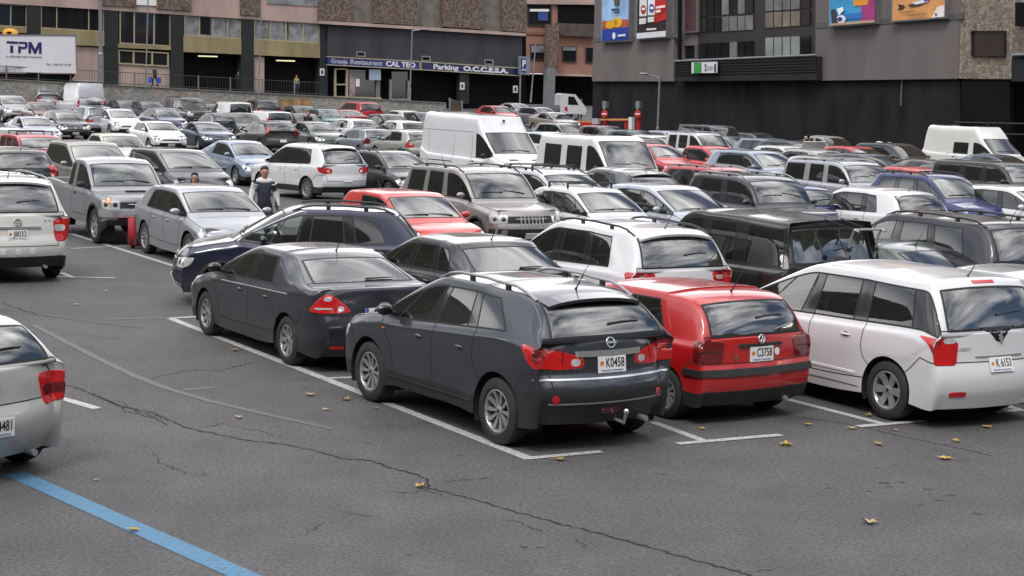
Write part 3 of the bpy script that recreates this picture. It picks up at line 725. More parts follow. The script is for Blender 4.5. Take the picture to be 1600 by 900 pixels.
    # wipers
    if P['rear_glass'] and lod < 2 and not opts.get('norw'):
        a = Vector((ox-P['xgb']-.02, 0, 0)); mb = MB(); g = []
        for t in (0, .35, .7, 1.):
            y = lerp(-.02, opts.get('wy', -.42), t)*1.0; x = ox-lerp(P['xgb']-.03, P['xgb']-.055, t) ; p = top(x, y); g.append((p.x, p.y, p.z+.018))
        mb.tube(g, [.014, .011, .009, .006], M['plastic'], 6); addp('rear_wiper', mb.mesh('rear_wiper'), pid.get('rear_window', 0) if lod == 0 and False else 0)
    if lod < 2:
        for y0 in (-.05, .5):
            mb = MB(); g = []
            for t in (0, .3, .65, 1.):
                y = y0+(-.52)*t; x = ox-P['xc']-.03-.03*t; p = top(x, y); g.append((p.x, p.y, p.z+.015))
            mb.tube(g, [.012, .010, .008, .006], M['plastic'], 6); addp('wiper', mb.mesh('wiper'))
    def mark(mb, y, z, end=-1, lift=.006):
        p, n = back(y, z, end); n = Vector((n.x, 0, n.z)).normalized(); rt = Vector((0, -1 if end < 0 else 1, 0)); up = n.cross(rt).normalized(); up = up if up.z > 0 else -up; rt = up.cross(n)
        mt = Matrix(((rt.x, up.x, n.x, 0), (rt.y, up.y, n.y, 0), (rt.z, up.z, n.z, 0), (0, 0, 0, 1))); mt.translation = p+n*lift; return mt
    def wording(name, txt, y, z, size, width, m='chrome', end=-1, parent=0):
        mb = MB(); vs, fs = text_geo(txt, size, .001, .01); k = width/max(1e-6, max(v.x for v in vs)-min(v.x for v in vs))
        for v in vs: p, n = back(y-v.x*k*(1 if end < 0 else -1), z+v.y, end); q_ = p+n*.006; v.x, v.y, v.z = q_
        mb.add(vs, fs, M[m]); return addp(name, mb.mesh(name), parent)
    def emblem(kind, y, z, r=.055, end=-1, m='chrome'):
        mb = MB(); mt = mark(mb, y, z, end, .010); q = MB()
        def seg(a, b, w_=.010): q.tube([(a[0]*r, a[1]*r, .006), (b[0]*r, b[1]*r, .006)], w_, M[m], 6)
        if kind in ('ring', 'vw', 'bar', 'star'): q.tube([(r*math.cos(t), r*math.sin(t), .004) for t in [6.2832*i/20 for i in range(21)]], .009, M[m], 6, False)
        if kind in ('vw', 'ring'): q.lathe([(0, 0), (r, 0)], M['alloydark'], 18, 'z')
        if kind == 'vw':
            for a, b in (((-.45, .8), (0, .1)), ((0, .1), (.45, .8)), ((-.85, .35), (-.4, -.75)), ((-.4, -.75), (0, -.02)), ((0, -.02), (.4, -.75)), ((.4, -.75), (.85, .35))): seg(a, b, .006)
        if kind == 'bar': q.box((0, 0, .010), (r*2.6, r*.42, .010), M[m])
        if kind == 'star':
            for t in (90, 210, 330): seg((0, 0), (math.cos(R_(t)), math.sin(R_(t))), .006)
        if kind == 'oval': q.add([(r*1.5*math.cos(6.2832*i/20), r*.62*math.sin(6.2832*i/20), .008) for i in range(20)], [tuple(range(20))], M['chrome']); q.add([(r*1.25*math.cos(6.2832*i/20), r*.45*math.sin(6.2832*i/20), .011) for i in range(20)], [tuple(range(20))], M['blue'])
        if kind == 'lion':
            L_ = [(-.3, -1), (-.1, -.5), (-.5, -.2), (-.25, .1), (-.7, .3), (-.1, .45), (-.35, .9), (.25, 1), (.55, .6), (.25, .3), (.6, -.1), (.3, -.45), (.55, -1), (.2, -.9), (0, -.6)]
            q.add([(a*r, b*r, .010) for a, b in L_], [tuple(range(len(L_)))], M[m])
        if kind == 'ess': q.tube([(r*.7, r*.6, .006), (-r*.7, r*.3, .006), (r*.6, -r*.25, .006), (-r*.7, -r*.6, .006)], .010, M[m], 6)
        for i, v in enumerate(q.v): q.v[i] = tuple(mt @ Vector(v))
        return addp('emblem', q.mesh('emblem'))
    if opts.get('spoiler'):
        mb = MB(); n = 12; vs = []; w_ = half*(P['th']-.11); ln = opts['spoiler']
        for i in range(n+1):
            y = lerp(-w_, w_, i/n); k = 1-.25*abs(2*i/n-1)**3; p = top(ox-P['xrr']+.07, y)
            e_ = Vector((ox-P['xrr']-ln*k, y*.97, p.z-.035-.02*abs(2*i/n-1)**3))
            vs += [p+Vector((0, 0, .004)), e_+Vector((0, 0, .012)), e_+Vector((.01, 0, -.022)), Vector((ox-P['xrr']+.02, y, p.z-.05))]
        mb.add(vs, [(4*i+j, 4*i+j+1, 4*i+5+j, 4*i+4+j) for i in range(n) for j in range(3)]+[(0, 1, 2, 3), (4*n, 4*n+1, 4*n+2, 4*n+3)], 'P'); mb.mats[0] = None
        addp('spoiler', mb.mesh('spoiler', True))
    # roof equipment
    if opts.get('rails'):
        for s in (1, -1):
            mb = MB(); g = []; n = 10
            for i in range(n+1):
                t = i/n; x = ox-lerp(P['xrf']+.08, P['xrr']-.05, t); p = top(x, s*half*(P['th']-.10)); up = .052*min(1, 5*t, 5*(1-t))+.004; g.append((p.x, p.y, p.z+up))
            mr = {'b': 'plastic', 's': 'alloy'}[opts['rails'][0]]; mb.tube(g, .017, M[mr], 8)
            for t in (.35, .72):
                x = ox-lerp(P['xrf']+.08, P['xrr']-.05, t); p = top(x, s*half*(P['th']-.10)); mb.box((p.x, p.y, p.z+.025), (.07, .028, .06), M['plastic'])
            addp('roof_rail', mb.mesh('roof_rail', True))
    if opts.get('bars'):
        for t in (.25, .7):
            mb = MB(); x = ox-lerp(P['xrf'], P['xrr'], t); g = [top(x, y)+Vector((0, 0, .09)) for y in (-half*.7, -.3, 0, .3, half*.7)]; zz = max(v.z for v in g)
            mb.tube([(v.x, v.y, zz) for v in g], .018, M['plastic'], 8)
            for y in (-half*.68, half*.68): mb.box((x, y, zz-.06), (.05, .03, .13), M['plastic'])
            addp('roof_bar', mb.mesh('roof_bar'))
    if opts.get('box'):
        zz = H+.13; mb = MB(); cx = ox-lerp(P['xrf'], P['xrr'], .45)
        for t in (-.5, .5): mb.box((cx+t, 0, H+.06), (.05, 1.1, .05), M['plastic'])
        mb.ell((cx, 0, zz+.12), (1.0, .42, .20), M['cover'], 24, 10); addp('roof_box', mb.mesh('roof_box', True))
    if opts.get('antenna', True) and lod < 2:
        mb = MB(); x = ox-opts.get('ax', P['xrr']-.22); p = top(x, 0); mb.tube([p, p+Vector((-.02, 0, .02)), p+Vector((-.16, 0, .22 if lod == 0 else .16))], [.016, .008, .003], M['plastic'], 6); addp('aerial', mb.mesh('aerial'))
    # grille bars / badge
    if lod < 2:
        mb = MB(); zg = P['gc']+.60*(P['hz0']-P['gc'])+.10
        for k in range(3):
            g = [back(y, P['gc']+(.68+.055*k)*(P['hz0']-P['gc']), 1)[0]+Vector((.010, 0, 0)) for y in (-half*.40, -half*.2, 0, half*.2, half*.40)]
            mb.tube(g, .008, M['chrome'] if k == 2 or opts.get('chromegrille') else M['plastic'], 6)
        addp('grille_bar', mb.mesh('grille_bar'))
    # cabin
    if lod == 0:
        fl = P['gc']+.22; bm_ = P['bz0']
        x_f, x_r = ox-P['xc']-.15, ox-min(P['xgb'], P['xrr']+.25)
        mb = MB(); mb.box(((x_f+x_r)/2, 0, fl), (x_f-x_r, W*.84, .04), M['cabin']); addp('cabin_floor', mb.mesh('cabin_floor'))
        mb = MB(); mb.box((ox-P['xc']-.30, 0, (fl+P['hz1']-.06)/2), (.42, W*.84, P['hz1']-.06-fl), M['cabin'])
        mb.ell((ox-P['xc']-.42, .36, P['hz1']-.05), (.16, .2, .07), M['cabin'], 14, 8); addp('dashboard', mb.mesh('dashboard'))
        mb = MB(); c = Vector((ox-P['xc']-.62, .36, P['hz1']-.02)); ax = Vector((-.85, 0, .45)).normalized(); u_ = Vector((0, 1, 0)); v_ = ax.cross(u_)
        mb.tube([c+(u_*math.cos(t)+v_*math.sin(t))*.185 for t in [2*math.pi*i/24 for i in range(25)]], .016, M['plastic'], 8, False)
        mb.box(c, (.03, .34, .05), M['plastic']); addp('steering_wheel', mb.mesh('steering_wheel', True))
        sm = M['cabin']
        xs = [ox-P['bx']+.12, ox-P['bx']-.85]
        for k, sx in enumerate(xs):
            for sy in ((-.36, .36) if k == 0 else (-.42, 0, .42)):
                mb = MB(); ro = Matrix.Rotation(R_(-16), 3, 'Y'); wd = .47 if k == 0 else .40
                bz = fl+.30; zt_ = min(H-.52, bz+.56)
                mb.ell((sx+.18, sy, bz), (.30, wd/2, .12), sm, 14, 8)
                mb.ell((sx-.10, sy, (bz+zt_)/2+.05), (.11, wd/2, (zt_-bz)/2+.10), sm, 14, 8, ro)
                mb.ell((sx-.21, sy, zt_+.17), (.055, .13, .09), sm, 12, 8, ro)
                addp('seat', mb.mesh('seat', True))
    extra = opts.get('extra')
    if extra: extra(dict(M=M, wording=wording, emblem=emblem, MB=MB, lod=lod, decal=decal, band=band, sband=sband, rend=rend, fend=fend, L=L, W=W, H=H, P=P, addp=addp, side=side, top=top, back=back, ox=ox, pid=pid, half=half, verts=verts))
    bpy.data.meshes.remove(me)
    TEMPL[key] = (parts, P); return TEMPL[key]
def put_car(name, arch, loc, hdg, pm, label, cat='car', group=None, lod=1, scale=(1, 1, 1), **opts):
    parts, P = template(arch, lod, opts)
    body, obs = None, []
    root = bpy.data.objects.new(name, None); COL.objects.link(root); root.location = loc; root.rotation_euler = (0, 0, R_(hdg)); root.scale = scale
    tag(root, label, cat, group)
    for (nm, me, par, lo, ro, lb) in parts:
        o = bpy.data.objects.new(nm, me); COL.objects.link(o); o.location = lo; o.rotation_euler = ro
        p = root
        if par not in (0, None): p = obs[par]
        depth = 0; q = p
        while q is not root: depth += 1; q = q.parent
        if depth >= 2: p = p.parent
        o.parent = p
        if lb: o['label'] = lb
        for sl_ in o.material_slots:
            if sl_.material is None: sl_.link = 'OBJECT'; sl_.material = pm
        obs.append(o)
    return root
def roofpos(arch, u, v, hdg, P_over=None, scale=(1, 1, 1), at_=None):
    P = dict(ARCH[arch]); P.update(P_over or {})
    h = (P['H']-.01)*scale[2]; ox = P['fo']+P['wb']; cx = (ox-(P['xrf']+P['xrr'])/2)*scale[0]
    p = at(u, v, h); a = R_(hdg); z = gz(p.y)
    q = Vector((p.x-cx*math.cos(a), p.y-cx*math.sin(a), z)); q.z = gz(q.y); return q
# ------------------------------------------------------------------ ground
def nodes(m): return m.node_tree, m.node_tree.nodes['Principled BSDF']
def asphalt():
    m = mat('asphalt', (.060, .059, .061), .82, vary=0, spec=.4); t, b = nodes(m); n = t.nodes.new; l = t.links.new
    tc = n('ShaderNodeTexCoord')
    def noise(s, d=4, r=.5):
        k = n('ShaderNodeTexNoise'); k.inputs['Scale'].default_value = s; k.inputs['Detail'].default_value = d; k.inputs['Roughness'].default_value = r; l(tc.outputs['Object'], k.inputs[0]); return k.outputs[0]
    def rng(i, a, b_, c, d):
        k = n('ShaderNodeMapRange'); k.inputs[1].default_value = a; k.inputs[2].default_value = b_; k.inputs[3].default_value = c; k.inputs[4].default_value = d; l(i, k.inputs[0]); return k.outputs[0]
    def mul(a, b_):
        k = n('ShaderNodeMath'); k.operation = 'MULTIPLY'; l(a, k.inputs[0]); l(b_, k.inputs[1]); return k.outputs[0]
    big = rng(noise(.16, 5, .6), .3, .7, .80, 1.20); mid_ = rng(noise(1.3, 6, .65), .3, .7, .86, 1.14)
    grit = rng(noise(27, 4, .85), .38, .62, .55, 1.45); fleck = rng(noise(45, 2, .5), .68, .74, 1, 2.2)
    oil = rng(noise(.75, 3, .5), .62, .76, 1, .66)
    v = mul(mul(mul(mul(big, mid_), grit), fleck), oil)
    mx = n('ShaderNodeMix'); mx.data_type = 'RGBA'; mx.blend_type = 'MULTIPLY'; mx.inputs[0].default_value = 1; mx.inputs[6].default_value = (.084, .081, .084, 1)
    l(v, mx.inputs[7]); l(mx.outputs[2], b.inputs['Base Color'])
    bp = n('ShaderNodeBump'); bp.inputs['Strength'].default_value = .5; bp.inputs['Distance'].default_value = .01; l(grit, bp.inputs['Height']); l(bp.outputs[0], b.inputs['Normal'])
    return m
ASPH = asphalt()
mb = MB(); ys = [-60, 0, 40, 80, 120, 160, 240, 400]
for a, b in zip(ys, ys[1:]): mb.add([(-260, a, gz(a)), (260, a, gz(a)), (260, b, gz(b)), (-260, b, gz(b))], [(0, 1, 2, 3)], ASPH)
mb.build('ground', kind='structure')
# unseen wooded slopes behind and beside the camera, shaped to darken car sides
hm = mat('wooded_slope', (.035, .042, .026), .95, vary=.5, scale=.06, detail=8)
mb = MB(); K = 110; rows = ((95, 0), (120, 12), (150, 26), (195, 44), (260, 60)); vs = []
for i in range(K+1):
    a = R_(114+312*i/K)
    for j, (r0, h) in enumerate(rows):
        q = 1+.18*math.sin(i*.55+j)+.10*math.sin(i*1.7); vs.append((r0*math.cos(a)*1.15, r0*math.sin(a)*.9+20, (1.2+.95*max(0, -math.sin(a)))*h*q*(1 if j else 0)-.5))
mb.add(vs, [(i*5+j, (i+1)*5+j, (i+1)*5+j+1, i*5+j+1) for i in range(K) for j in range(4)], hm); mb.build('hills', smooth=True, kind='structure')
# ------------------------------------------------------------------ painted lines, cracks
def worn(name, col, wear=.5):
    m = mat(name, col, .7, vary=0); t, b = nodes(m); n = t.nodes.new('ShaderNodeTexNoise'); n.inputs['Scale'].default_value = 22; n.inputs['Detail'].default_value = 7; n.inputs['Roughness'].default_value = .75
    tc = t.nodes.new('ShaderNodeTexCoord'); r = t.nodes.new('ShaderNodeMapRange'); r.inputs[1].default_value = .60-.22*wear; r.inputs[2].default_value = .66; r.inputs[4].default_value = .85
    mx = t.nodes.new('ShaderNodeMix'); mx.data_type = 'RGBA'; mx.inputs[6].default_value = (*col, 1); mx.inputs[7].default_value = (.080, .076, .078, 1)
    t.links.new(tc.outputs['Object'], n.inputs[0]); t.links.new(n.outputs[0], r.inputs[0]); t.links.new(r.outputs[0], mx.inputs[0]); t.links.new(mx.outputs[2], b.inputs['Base Color']); return m
WL = worn('white_road_paint', (.48, .48, .48), .8); WO = worn('old_road_paint', (.098, .095, .098), 1.); BLU = worn('blue_road_paint', (.045, .20, .36), .9)
def pline(u0, v0, u1, v1, w_, m=WL, z=.004):
    a, b = at(u0, v0, z), at(u1, v1, z); d = (b-a).normalized(); s = Vector((-d.y, d.x, 0))*w_/2; k = max(1, int((b-a).length/.8)); vs = []
    for i in range(k+1):
        p = a.lerp(b, i/k); p.z = gz(p.y)+z; j = random.uniform(.96, 1.03); vs += [p-s*j, p+s*j]
    q = MB(); q.add(vs, [(2*i, 2*i+1, 2*i+3, 2*i+2) for i in range(k)], m); q.build('parking_line', kind='structure')
for a in [(266, 495, 829, 715, .13), (1020, 657, 1104, 688, .11), (1232, 622, 1380, 660, .11), (1562, 628, 1600, 640, .11), (96, 424, 116, 432, .11), (111, 363, 274, 414, .12), (93, 619, 152, 636, .12), (408, 286, 445, 302, .12), (455, 300, 420, 296, .1)]:
    pline(*a)
for a in [(265, 495, 318, 492, .12), (822, 714, 940, 703, .11), (1058, 691, 1220, 677, .11), (1340, 664, 1446, 655, .11), (1553, 642, 1600, 638, .11), (500, 589, 560, 587, .1), (80, 430, 180, 432, .11), (112, 386, 200, 382, .1), (0, 434, 6, 434, .1)]:
    pline(*a, z=.008)
for a in [(52, 505, 105, 533, .10), (105, 533, 160, 561, .11), (160, 561, 210, 585, .11), (210, 585, 262, 605, .11), (262, 605, 330, 625, .10), (330, 625, 420, 646, .10), (420, 646, 520, 668, .08), (160, 497, 262, 494, .10), (286, 607, 340, 603, .10)]: pline(*a, m=WO)
pline(24, 738, 392, 902, .21, BLU)
CRK = mat('crack_filled_with_dirt', (.014, .013, .012), .95, vary=.3)
def crack(pts, w0, seed=0, jag=.03):
    rn = random.Random(seed); P = [at(u, v, .004) for u, v in pts]; q = []
    for a, b in zip(P, P[1:]):
        k = max(2, int((b-a).length/.045)); n = Vector((-(b-a).y, (b-a).x, 0)).normalized()
        for i in range(k): q.append(a.lerp(b, i/k)+n*rn.uniform(-jag, jag))
    q.append(P[-1]); vs = []
    for i, p in enumerate(q):
        d = (q[min(i+1, len(q)-1)]-q[max(i-1, 0)]).normalized(); s = Vector((-d.y, d.x, 0))*w0*rn.uniform(.25, 1.25)*.5*(1 if 2 < i < len(q)-3 else .25)
        vs += [p-s, p+s]
    m = MB(); m.add(vs, [(2*i, 2*i+1, 2*i+3, 2*i+2) for i in range(len(q)-1)], CRK); m.build('asphalt_crack', kind='structure')
crack([(92, 597), (122, 604), (150, 616), (190, 633), (235, 642), (270, 656), (290, 666), (330, 674), (385, 686), (430, 690), (490, 701), (530, 713), (580, 718), (620, 731), (650, 738), (668, 747), (672, 761), (720, 772), (790, 793), (860, 812), (930, 830), (1000, 848), (1060, 866), (1110, 880), (1160, 893), (1200, 905)], .030, 1, .022)
crack([(150, 616), (180, 628), (200, 641), (240, 650), (262, 665)], .02, 2); crack([(180, 622), (215, 640), (262, 655)], .016, 21)
crack([(1238, 648), (1290, 655), (1345, 664), (1400, 678), (1450, 688), (1500, 698), (1560, 714)], .016, 3)
crack([(228, 592), (262, 583), (300, 576), (345, 577), (372, 570), (400, 563)], .016, 4)
crack([(300, 668), (350, 660), (410, 672), (455, 684)], .014, 5)
crack([(672, 750), (720, 748), (790, 743)], .012, 6); crack([(600, 765), (640, 768), (668, 763), (700, 775)], .014, 7)
crack([(1160, 893), (1190, 889), (1216, 883)], .018, 8); crack([(455, 840), (490, 824), (508, 812)], .012, 9)
crack([(770, 806), (815, 815), (840, 826), (846, 834)], .012, 10); crack([(0, 470), (60, 490), (130, 500), (230, 512)], .02, 11); crack([(240, 700), (248, 720), (300, 740), (340, 742)], .010, 12)
crack([(510, 790), (560, 802), (600, 806)], .010, 13); crack([(890, 834), (910, 848), (915, 858)], .012, 14)
SPOT = mat('tar_spot', (.048, .046, .046), .8, vary=.2)
for i, (u, v, a, b) in enumerate([(1382, 752, .07, .03), (1408, 751, .05, .02), (1450, 762, .06, .02), (1486, 771, .07, .02), (1465, 779, .05, .02), (1437, 786, .04, .02), (1388, 758, .05, .015), (1358, 765, .04, .02), (1528, 800, .06, .03), (1297, 760, .05, .02), (477, 603, .05, .02), (575, 690, .05, .015), (718, 709, .05, .02), (640, 864, .05, .02), (818, 852, .05, .02), (843, 853, .04, .015), (1036, 739, .05, .02), (318, 738, .03, .02)]):
    p = at(u, v, .004); q = MB(); n = 12; q.add([p+Vector((a*.8*math.cos(t*6.283/n)*random.uniform(.7, 1.2), b*1.3*math.sin(t*6.283/n)*random.uniform(.7, 1.2), 0)) for t in range(n)], [tuple(range(n))], SPOT); q.build('tar_spot', kind='structure')
# ------------------------------------------------------------------ facades
class Plane:
    def __init__(s, D0, m): s.D0, s.m = D0, m; s.n = Vector((m, -1, 0)).normalized(); s.x = Vector((1, m, 0)).normalized()
    def pt(s, u, v, o=0.):
        d = ray(u, v); q = Vector((0, s.D0, 0))+s.n*o; t = s.n.dot(q-CP)/s.n.dot(d); return CP+d*t
    def slab(s, mb, pts, m, o=.2, th=.2):
        P = [s.pt(u, v, o) for u, v in pts]; mb.prism(P, -s.n*th, m); return mb
    def rect(s, mb, u0, v0, u1, v1, m, o=.2, th=.2, sl=0.): return s.slab(mb, [(u0, v0), (u1, v0+sl*(u1-u0)), (u1, v1+sl*(u1-u0)), (u0, v1)], m, o, th)
    def text(s, mb, txt, u0, v0, u1, v1, hpx, m, o=.3, bold=.02, depth=.02):
        a, b = s.pt(u0, v0, o), s.pt(u1, v1, o); X = (b-a); Wd = X.length; X.normalize(); Z = X.cross(s.n); Z = Z if Z.z > 0 else -Z; h = (s.pt(u0, v0-hpx/2, o)-s.pt(u0, v0+hpx/2, o)).length
        c = (a+b)/2; mt = Matrix(((X.x, Z.x, s.n.x, c.x), (X.y, Z.y, s.n.y, c.y), (X.z, Z.z, s.n.z, c.z), (0, 0, 0, 1)))
        text_add(mb, txt, h*1.35, mt, m, depth, bold, width=Wd)
def brickmat(name, cols, sc, mortar, bump=.4, scl=(1, 1, 1)):
    m = mat(name, cols[0], .9, vary=0); t, b = nodes(m); n = t.nodes.new; l = t.links.new
    tc = n('ShaderNodeTexCoord'); mp = n('ShaderNodeMapping'); mp.inputs['Scale'].default_value = scl; l(tc.outputs['Object'], mp.inputs[0])
    v = n('ShaderNodeTexVoronoi'); v.inputs['Scale'].default_value = sc; l(mp.outputs[0], v.inputs[0])
    v2 = n('ShaderNodeTexVoronoi'); v2.feature = 'DISTANCE_TO_EDGE'; v2.inputs['Scale'].default_value = sc; l(mp.outputs[0], v2.inputs[0])
    cr_ = n('ShaderNodeValToRGB'); e = cr_.color_ramp.elements; e[0].color = (*cols[0], 1); e[1].color = (*cols[-1], 1)
    for i, c in enumerate(cols[1:-1]): k = e.new((i+1)/(len(cols)-1)); k.color = (*c, 1)
    sp = n('ShaderNodeSeparateColor'); l(v.outputs['Color'], sp.inputs[0]); l(sp.outputs[0], cr_.inputs[0])
    r = n('ShaderNodeMapRange'); r.inputs[1].default_value = .0; r.inputs[2].default_value = .12; l(v2.outputs[0], r.inputs[0])
    mx = n('ShaderNodeMix'); mx.data_type = 'RGBA'; mx.inputs[6].default_value = (*mortar, 1); l(r.outputs[0], mx.inputs[0]); l(cr_.outputs[0], mx.inputs[7]); l(mx.outputs[2], b.inputs['Base Color'])
    bp = n('ShaderNodeBump'); bp.inputs['Strength'].default_value = bump; bp.inputs['Distance'].default_value = .08; l(r.outputs[0], bp.inputs['Height']); l(bp.outputs[0], b.inputs['Normal']); return m
PINK = mat('pink_render', (.40, .30, .265), .95, vary=.2, scale=.6, spec=.2, stretch=(1, 1, .3)); KHAKI = mat('khaki_panel', (.27, .225, .125), .8, vary=.2, scale=1., spec=.2, stretch=(1, 1, .25)); FRAME = mat('aluminium_frame', (.36, .31, .20), .5, vary=.08)
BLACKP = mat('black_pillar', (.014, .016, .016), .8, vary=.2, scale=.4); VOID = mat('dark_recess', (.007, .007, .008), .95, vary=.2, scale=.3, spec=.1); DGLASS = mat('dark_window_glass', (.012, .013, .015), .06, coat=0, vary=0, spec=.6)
CURT = mat('curtain_behind_glass', (.20, .21, .22), .35, vary=.5, scale=1.6); GREYF = mat('grey_fascia', (.048, .048, .058), .8, vary=.2, scale=.6, spec=.2, stretch=(1, 1, .3)); STONE = brickmat('brown_stone', [(.10, .062, .045), (.17, .12, .09), (.23, .18, .14), (.065, .045, .038)], 5.0, (.07, .055, .045))
CONC = mat('rippled_concrete', (.15, .135, .12), .9, vary=.3, scale=1.4, bump=.5, bd=.1); SIGNB = mat('sign_blue', (.012, .02, .16), .4, vary=.08); SIGNB2 = mat('sign_navy', (.008, .008, .075), .4, vary=.08); SIGNW = mat('sign_white', (.62, .62, .66), .45, vary=.04); SIGNS = mat('sign_silver', (.34, .35, .42), .45, vary=.05)
SALM = mat('salmon_render', (.30, .155, .115), .9, vary=.14, scale=.4); METAL = mat('galvanised_steel', (.24, .25, .26), .5, .6, vary=.15); RAILM = mat('dark_railing', (.05, .052, .055), .6, .3, vary=.1); TUBE = mat('lamp_tube', (.7, .65, .45), .4, vary=0, emit=(1, .85, .5), es=.35)
BEIGE = mat('beige_render', (.145, .130, .128), .95, vary=.16, scale=.5, detail=9, spec=.2, stretch=(1, 1, .22)); BANDM = mat('grey_band', (.085, .083, .088), .85, vary=.1); CHAR = mat('charcoal_wall', (.0165, .0155, .018), .95, vary=.5, scale=.6, detail=10, spec=.15, stretch=(1, 1, .3))
WCH = mat('weathered_charcoal_cladding', (.022, .023, .025), .85, vary=.2, scale=.6, spec=.2); PALEG = mat('blinds_behind_glass', (.14, .15, .145), .3, vary=.45, scale=.7)
YST = brickmat('tan_rubble_stone', [(.16, .12, .085), (.26, .21, .16), (.30, .255, .21), (.12, .09, .07)], 5.0, (.16, .14, .12), .5)
WHITE = M['white']; RED = mat('signal_red', (.42, .02, .018), .45, vary=.1)
LF = Plane(170, .727)
def lb(u, k=0): return 3+.064*u     # bottom of the pink band
bld = empty('apartment_building', LF.pt(400, 140), 0, 'long pink and khaki apartment block with black pillars and a restaurant, behind the terrace wall', 'building')
def inv(o):
    o.matrix_parent_inverse = bld_cur.matrix_basis.inverted(); return o
def bpart(name, mb, label=None):
    o = mb.build(name, bld_cur); o.matrix_parent_inverse = Matrix.Translation(-bld_cur.location)
    if label: o['label'] = label
    return o
bld_cur = bld
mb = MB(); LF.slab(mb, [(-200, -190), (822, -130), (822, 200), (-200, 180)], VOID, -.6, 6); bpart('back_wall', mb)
mb = MB(); LF.slab(mb, [(-200, -190), (508, -150), (508, lb(508)), (-200, lb(-200))], PINK, .35, 1); bpart('upper_wall', mb)
for i, (a, b, v0, v1) in enumerate([(42, 63, 6, 125), (163, 185, 12, 134), (267, 287, 20, 140), (377, 397, 27, 146), (500, 512, 35, 152)]):
    mb = MB(); LF.slab(mb, [(a, v0), (b, v0+1.5), (b, v1+1), (a, v1)], BLACKP, .30, 1); bpart('pillar', mb)
def window(u0, v0, u1, v1, glass=DGLASS, fr=1.2, o=.12, sl=.062, name='window', mull=(), frame=FRAME):
    mb = MB()
    def R(a, b, c, d): LF_cur.slab(mb, [(a, b+sl*(a-u0)), (c, b+sl*(c-u0)), (c, d+sl*(c-u0)), (a, d+sl*(a-u0))], frame, o+.1, .2)
    R(u0, v0, u1, v0+fr); R(u0, v1-fr, u1, v1); R(u0, v0+fr, u0+fr, v1-fr); R(u1-fr, v0+fr, u1, v1-fr)
    for m_ in mull: R(m_-fr/2, v0+fr, m_+fr/2, v1-fr)
    f = bpart(name, mb); mb = MB(); LF_cur.slab(mb, [(u0+fr, v0+fr+sl*fr), (u1-fr, v0+fr+sl*(u1-u0-fr)), (u1-fr, v1-fr+sl*(u1-u0-fr)), (u0+fr, v1-fr+sl*fr)], glass, o, .05)
    g = mb.build('pane', f); return f
LF_cur = LF
window(-40, 1, 42, 36, mull=(-10, 17)); window(64, 6, 163, 41.5, mull=(89, 139)); window(187, 14, 267, 66, mull=(210, 241), fr=1.8); window(185, 75, 264, 98, mull=(209, 238), fr=2.4)
window(288, 21, 377, 53.5, CURT, mull=(312, 333, 356), fr=1.5); window(397, 28, 500, 60, CURT, mull=(423, 447, 474), fr=1.8)
for u0, v0, u1, v1 in [(311, 24, 329, 51), (449, 33, 451, 60)]:
    mb = MB(); LF.rect(mb, u0, v0, u1, v1, DGLASS, .16, .03, .062); bpart('dark_pane', mb)
for (u0, v0, u1, v1) in [(-40, 36, 42, 46), (64, 41.6, 163, 66), (185, 66.2, 267, 72.5), (287, 53.6, 377, 79), (397, 60.2, 500, 84)]:
    mb = MB(); LF.slab(mb, [(u0, v0), (u1, v0+.062*(u1-u0)), (u1, v1+.045*(u1-u0)), (u0, v1)], KHAKI, .36, .5); bpart('balcony_panel', mb)
mb = MB(); LF.slab(mb, [(-40, 48), (42, 51), (42, 125), (-40, 122)], PINK, .1, .5); LF.slab(mb, [(63, 68), (163, 72.5), (163, 130), (63, 125)], PINK, .1, .5); LF.slab(mb, [(185, 97), (265, 102), (265, 140), (185, 136)], PINK, .1, .5); bpart('lower_wall', mb)
mb = MB(); LF.slab(mb, [(397, 86), (413, 87), (413, 150), (397, 148)], PINK, .1, .4); bpart('side_wall', mb)
for u0, v0, u1 in ((310, 84.5, 340), (432, 91.5, 461)):
    mb = MB(); LF.rect(mb, u0, v0, u1, v0+2, TUBE, .3, .1, .03); bpart('strip_lamp', mb)
for (a, b, v) in [(160, 213, 9), (245, 299, 15), (376, 407, 23), (497, 553, 32)]:
    mb = MB(); LF.slab(mb, [(a, -180), (b, -180), (b, v), (a, v-.06*(b-a))], STONE, .5, .3); bpart('stone_panel', mb)
mb = MB(); LF.rect(mb, 213, -30, 245, 5.5, WHITE, .45, .2, .05); bpart('white_window', mb)
mb = MB(); LF.rect(mb, 417, -30, 497, 4, CURT, .42, .2, .05); bpart('loggia_glass', mb)
# restaurant part
mb = MB(); LF.slab(mb, [(508, -150), (822, -130), (822, 55), (508, 32)], CONC, .40, 1); bpart('upper_wall', mb, 'rippled grey concrete wall')
for (a, b, v0) in [(585, 655, 33.5), (692, 757, 39.5), (785, 823, 46)]:
    mb = MB(); LF.slab(mb, [(a, -160), (b, -155), (b, v0+.07*(b-a)), (a, v0)], STONE, .75, .3); bpart('stone_panel', mb)
mb = MB(); LF.slab(mb, [(500, 30), (822, 50), (822, 54.5), (500, 35)], PINK, .85, .6); bpart('ledge', mb)
mb = MB(); LF.slab(mb, [(512, 37), (816, 55), (816, 106), (512, 88)], GREYF, .45, 1); bpart('fascia', mb)
for u, v in ((557, 78), (659, 85), (757, 90.5)):
    mb = MB(); LF.rect(mb, u, v, u+14, v+8.5, METAL, .5, .06, .05); LF.rect(mb, u+2, v+2, u+12, v+6.5, VOID, .53, .04, .05); bpart('vent', mb)
mb = MB()
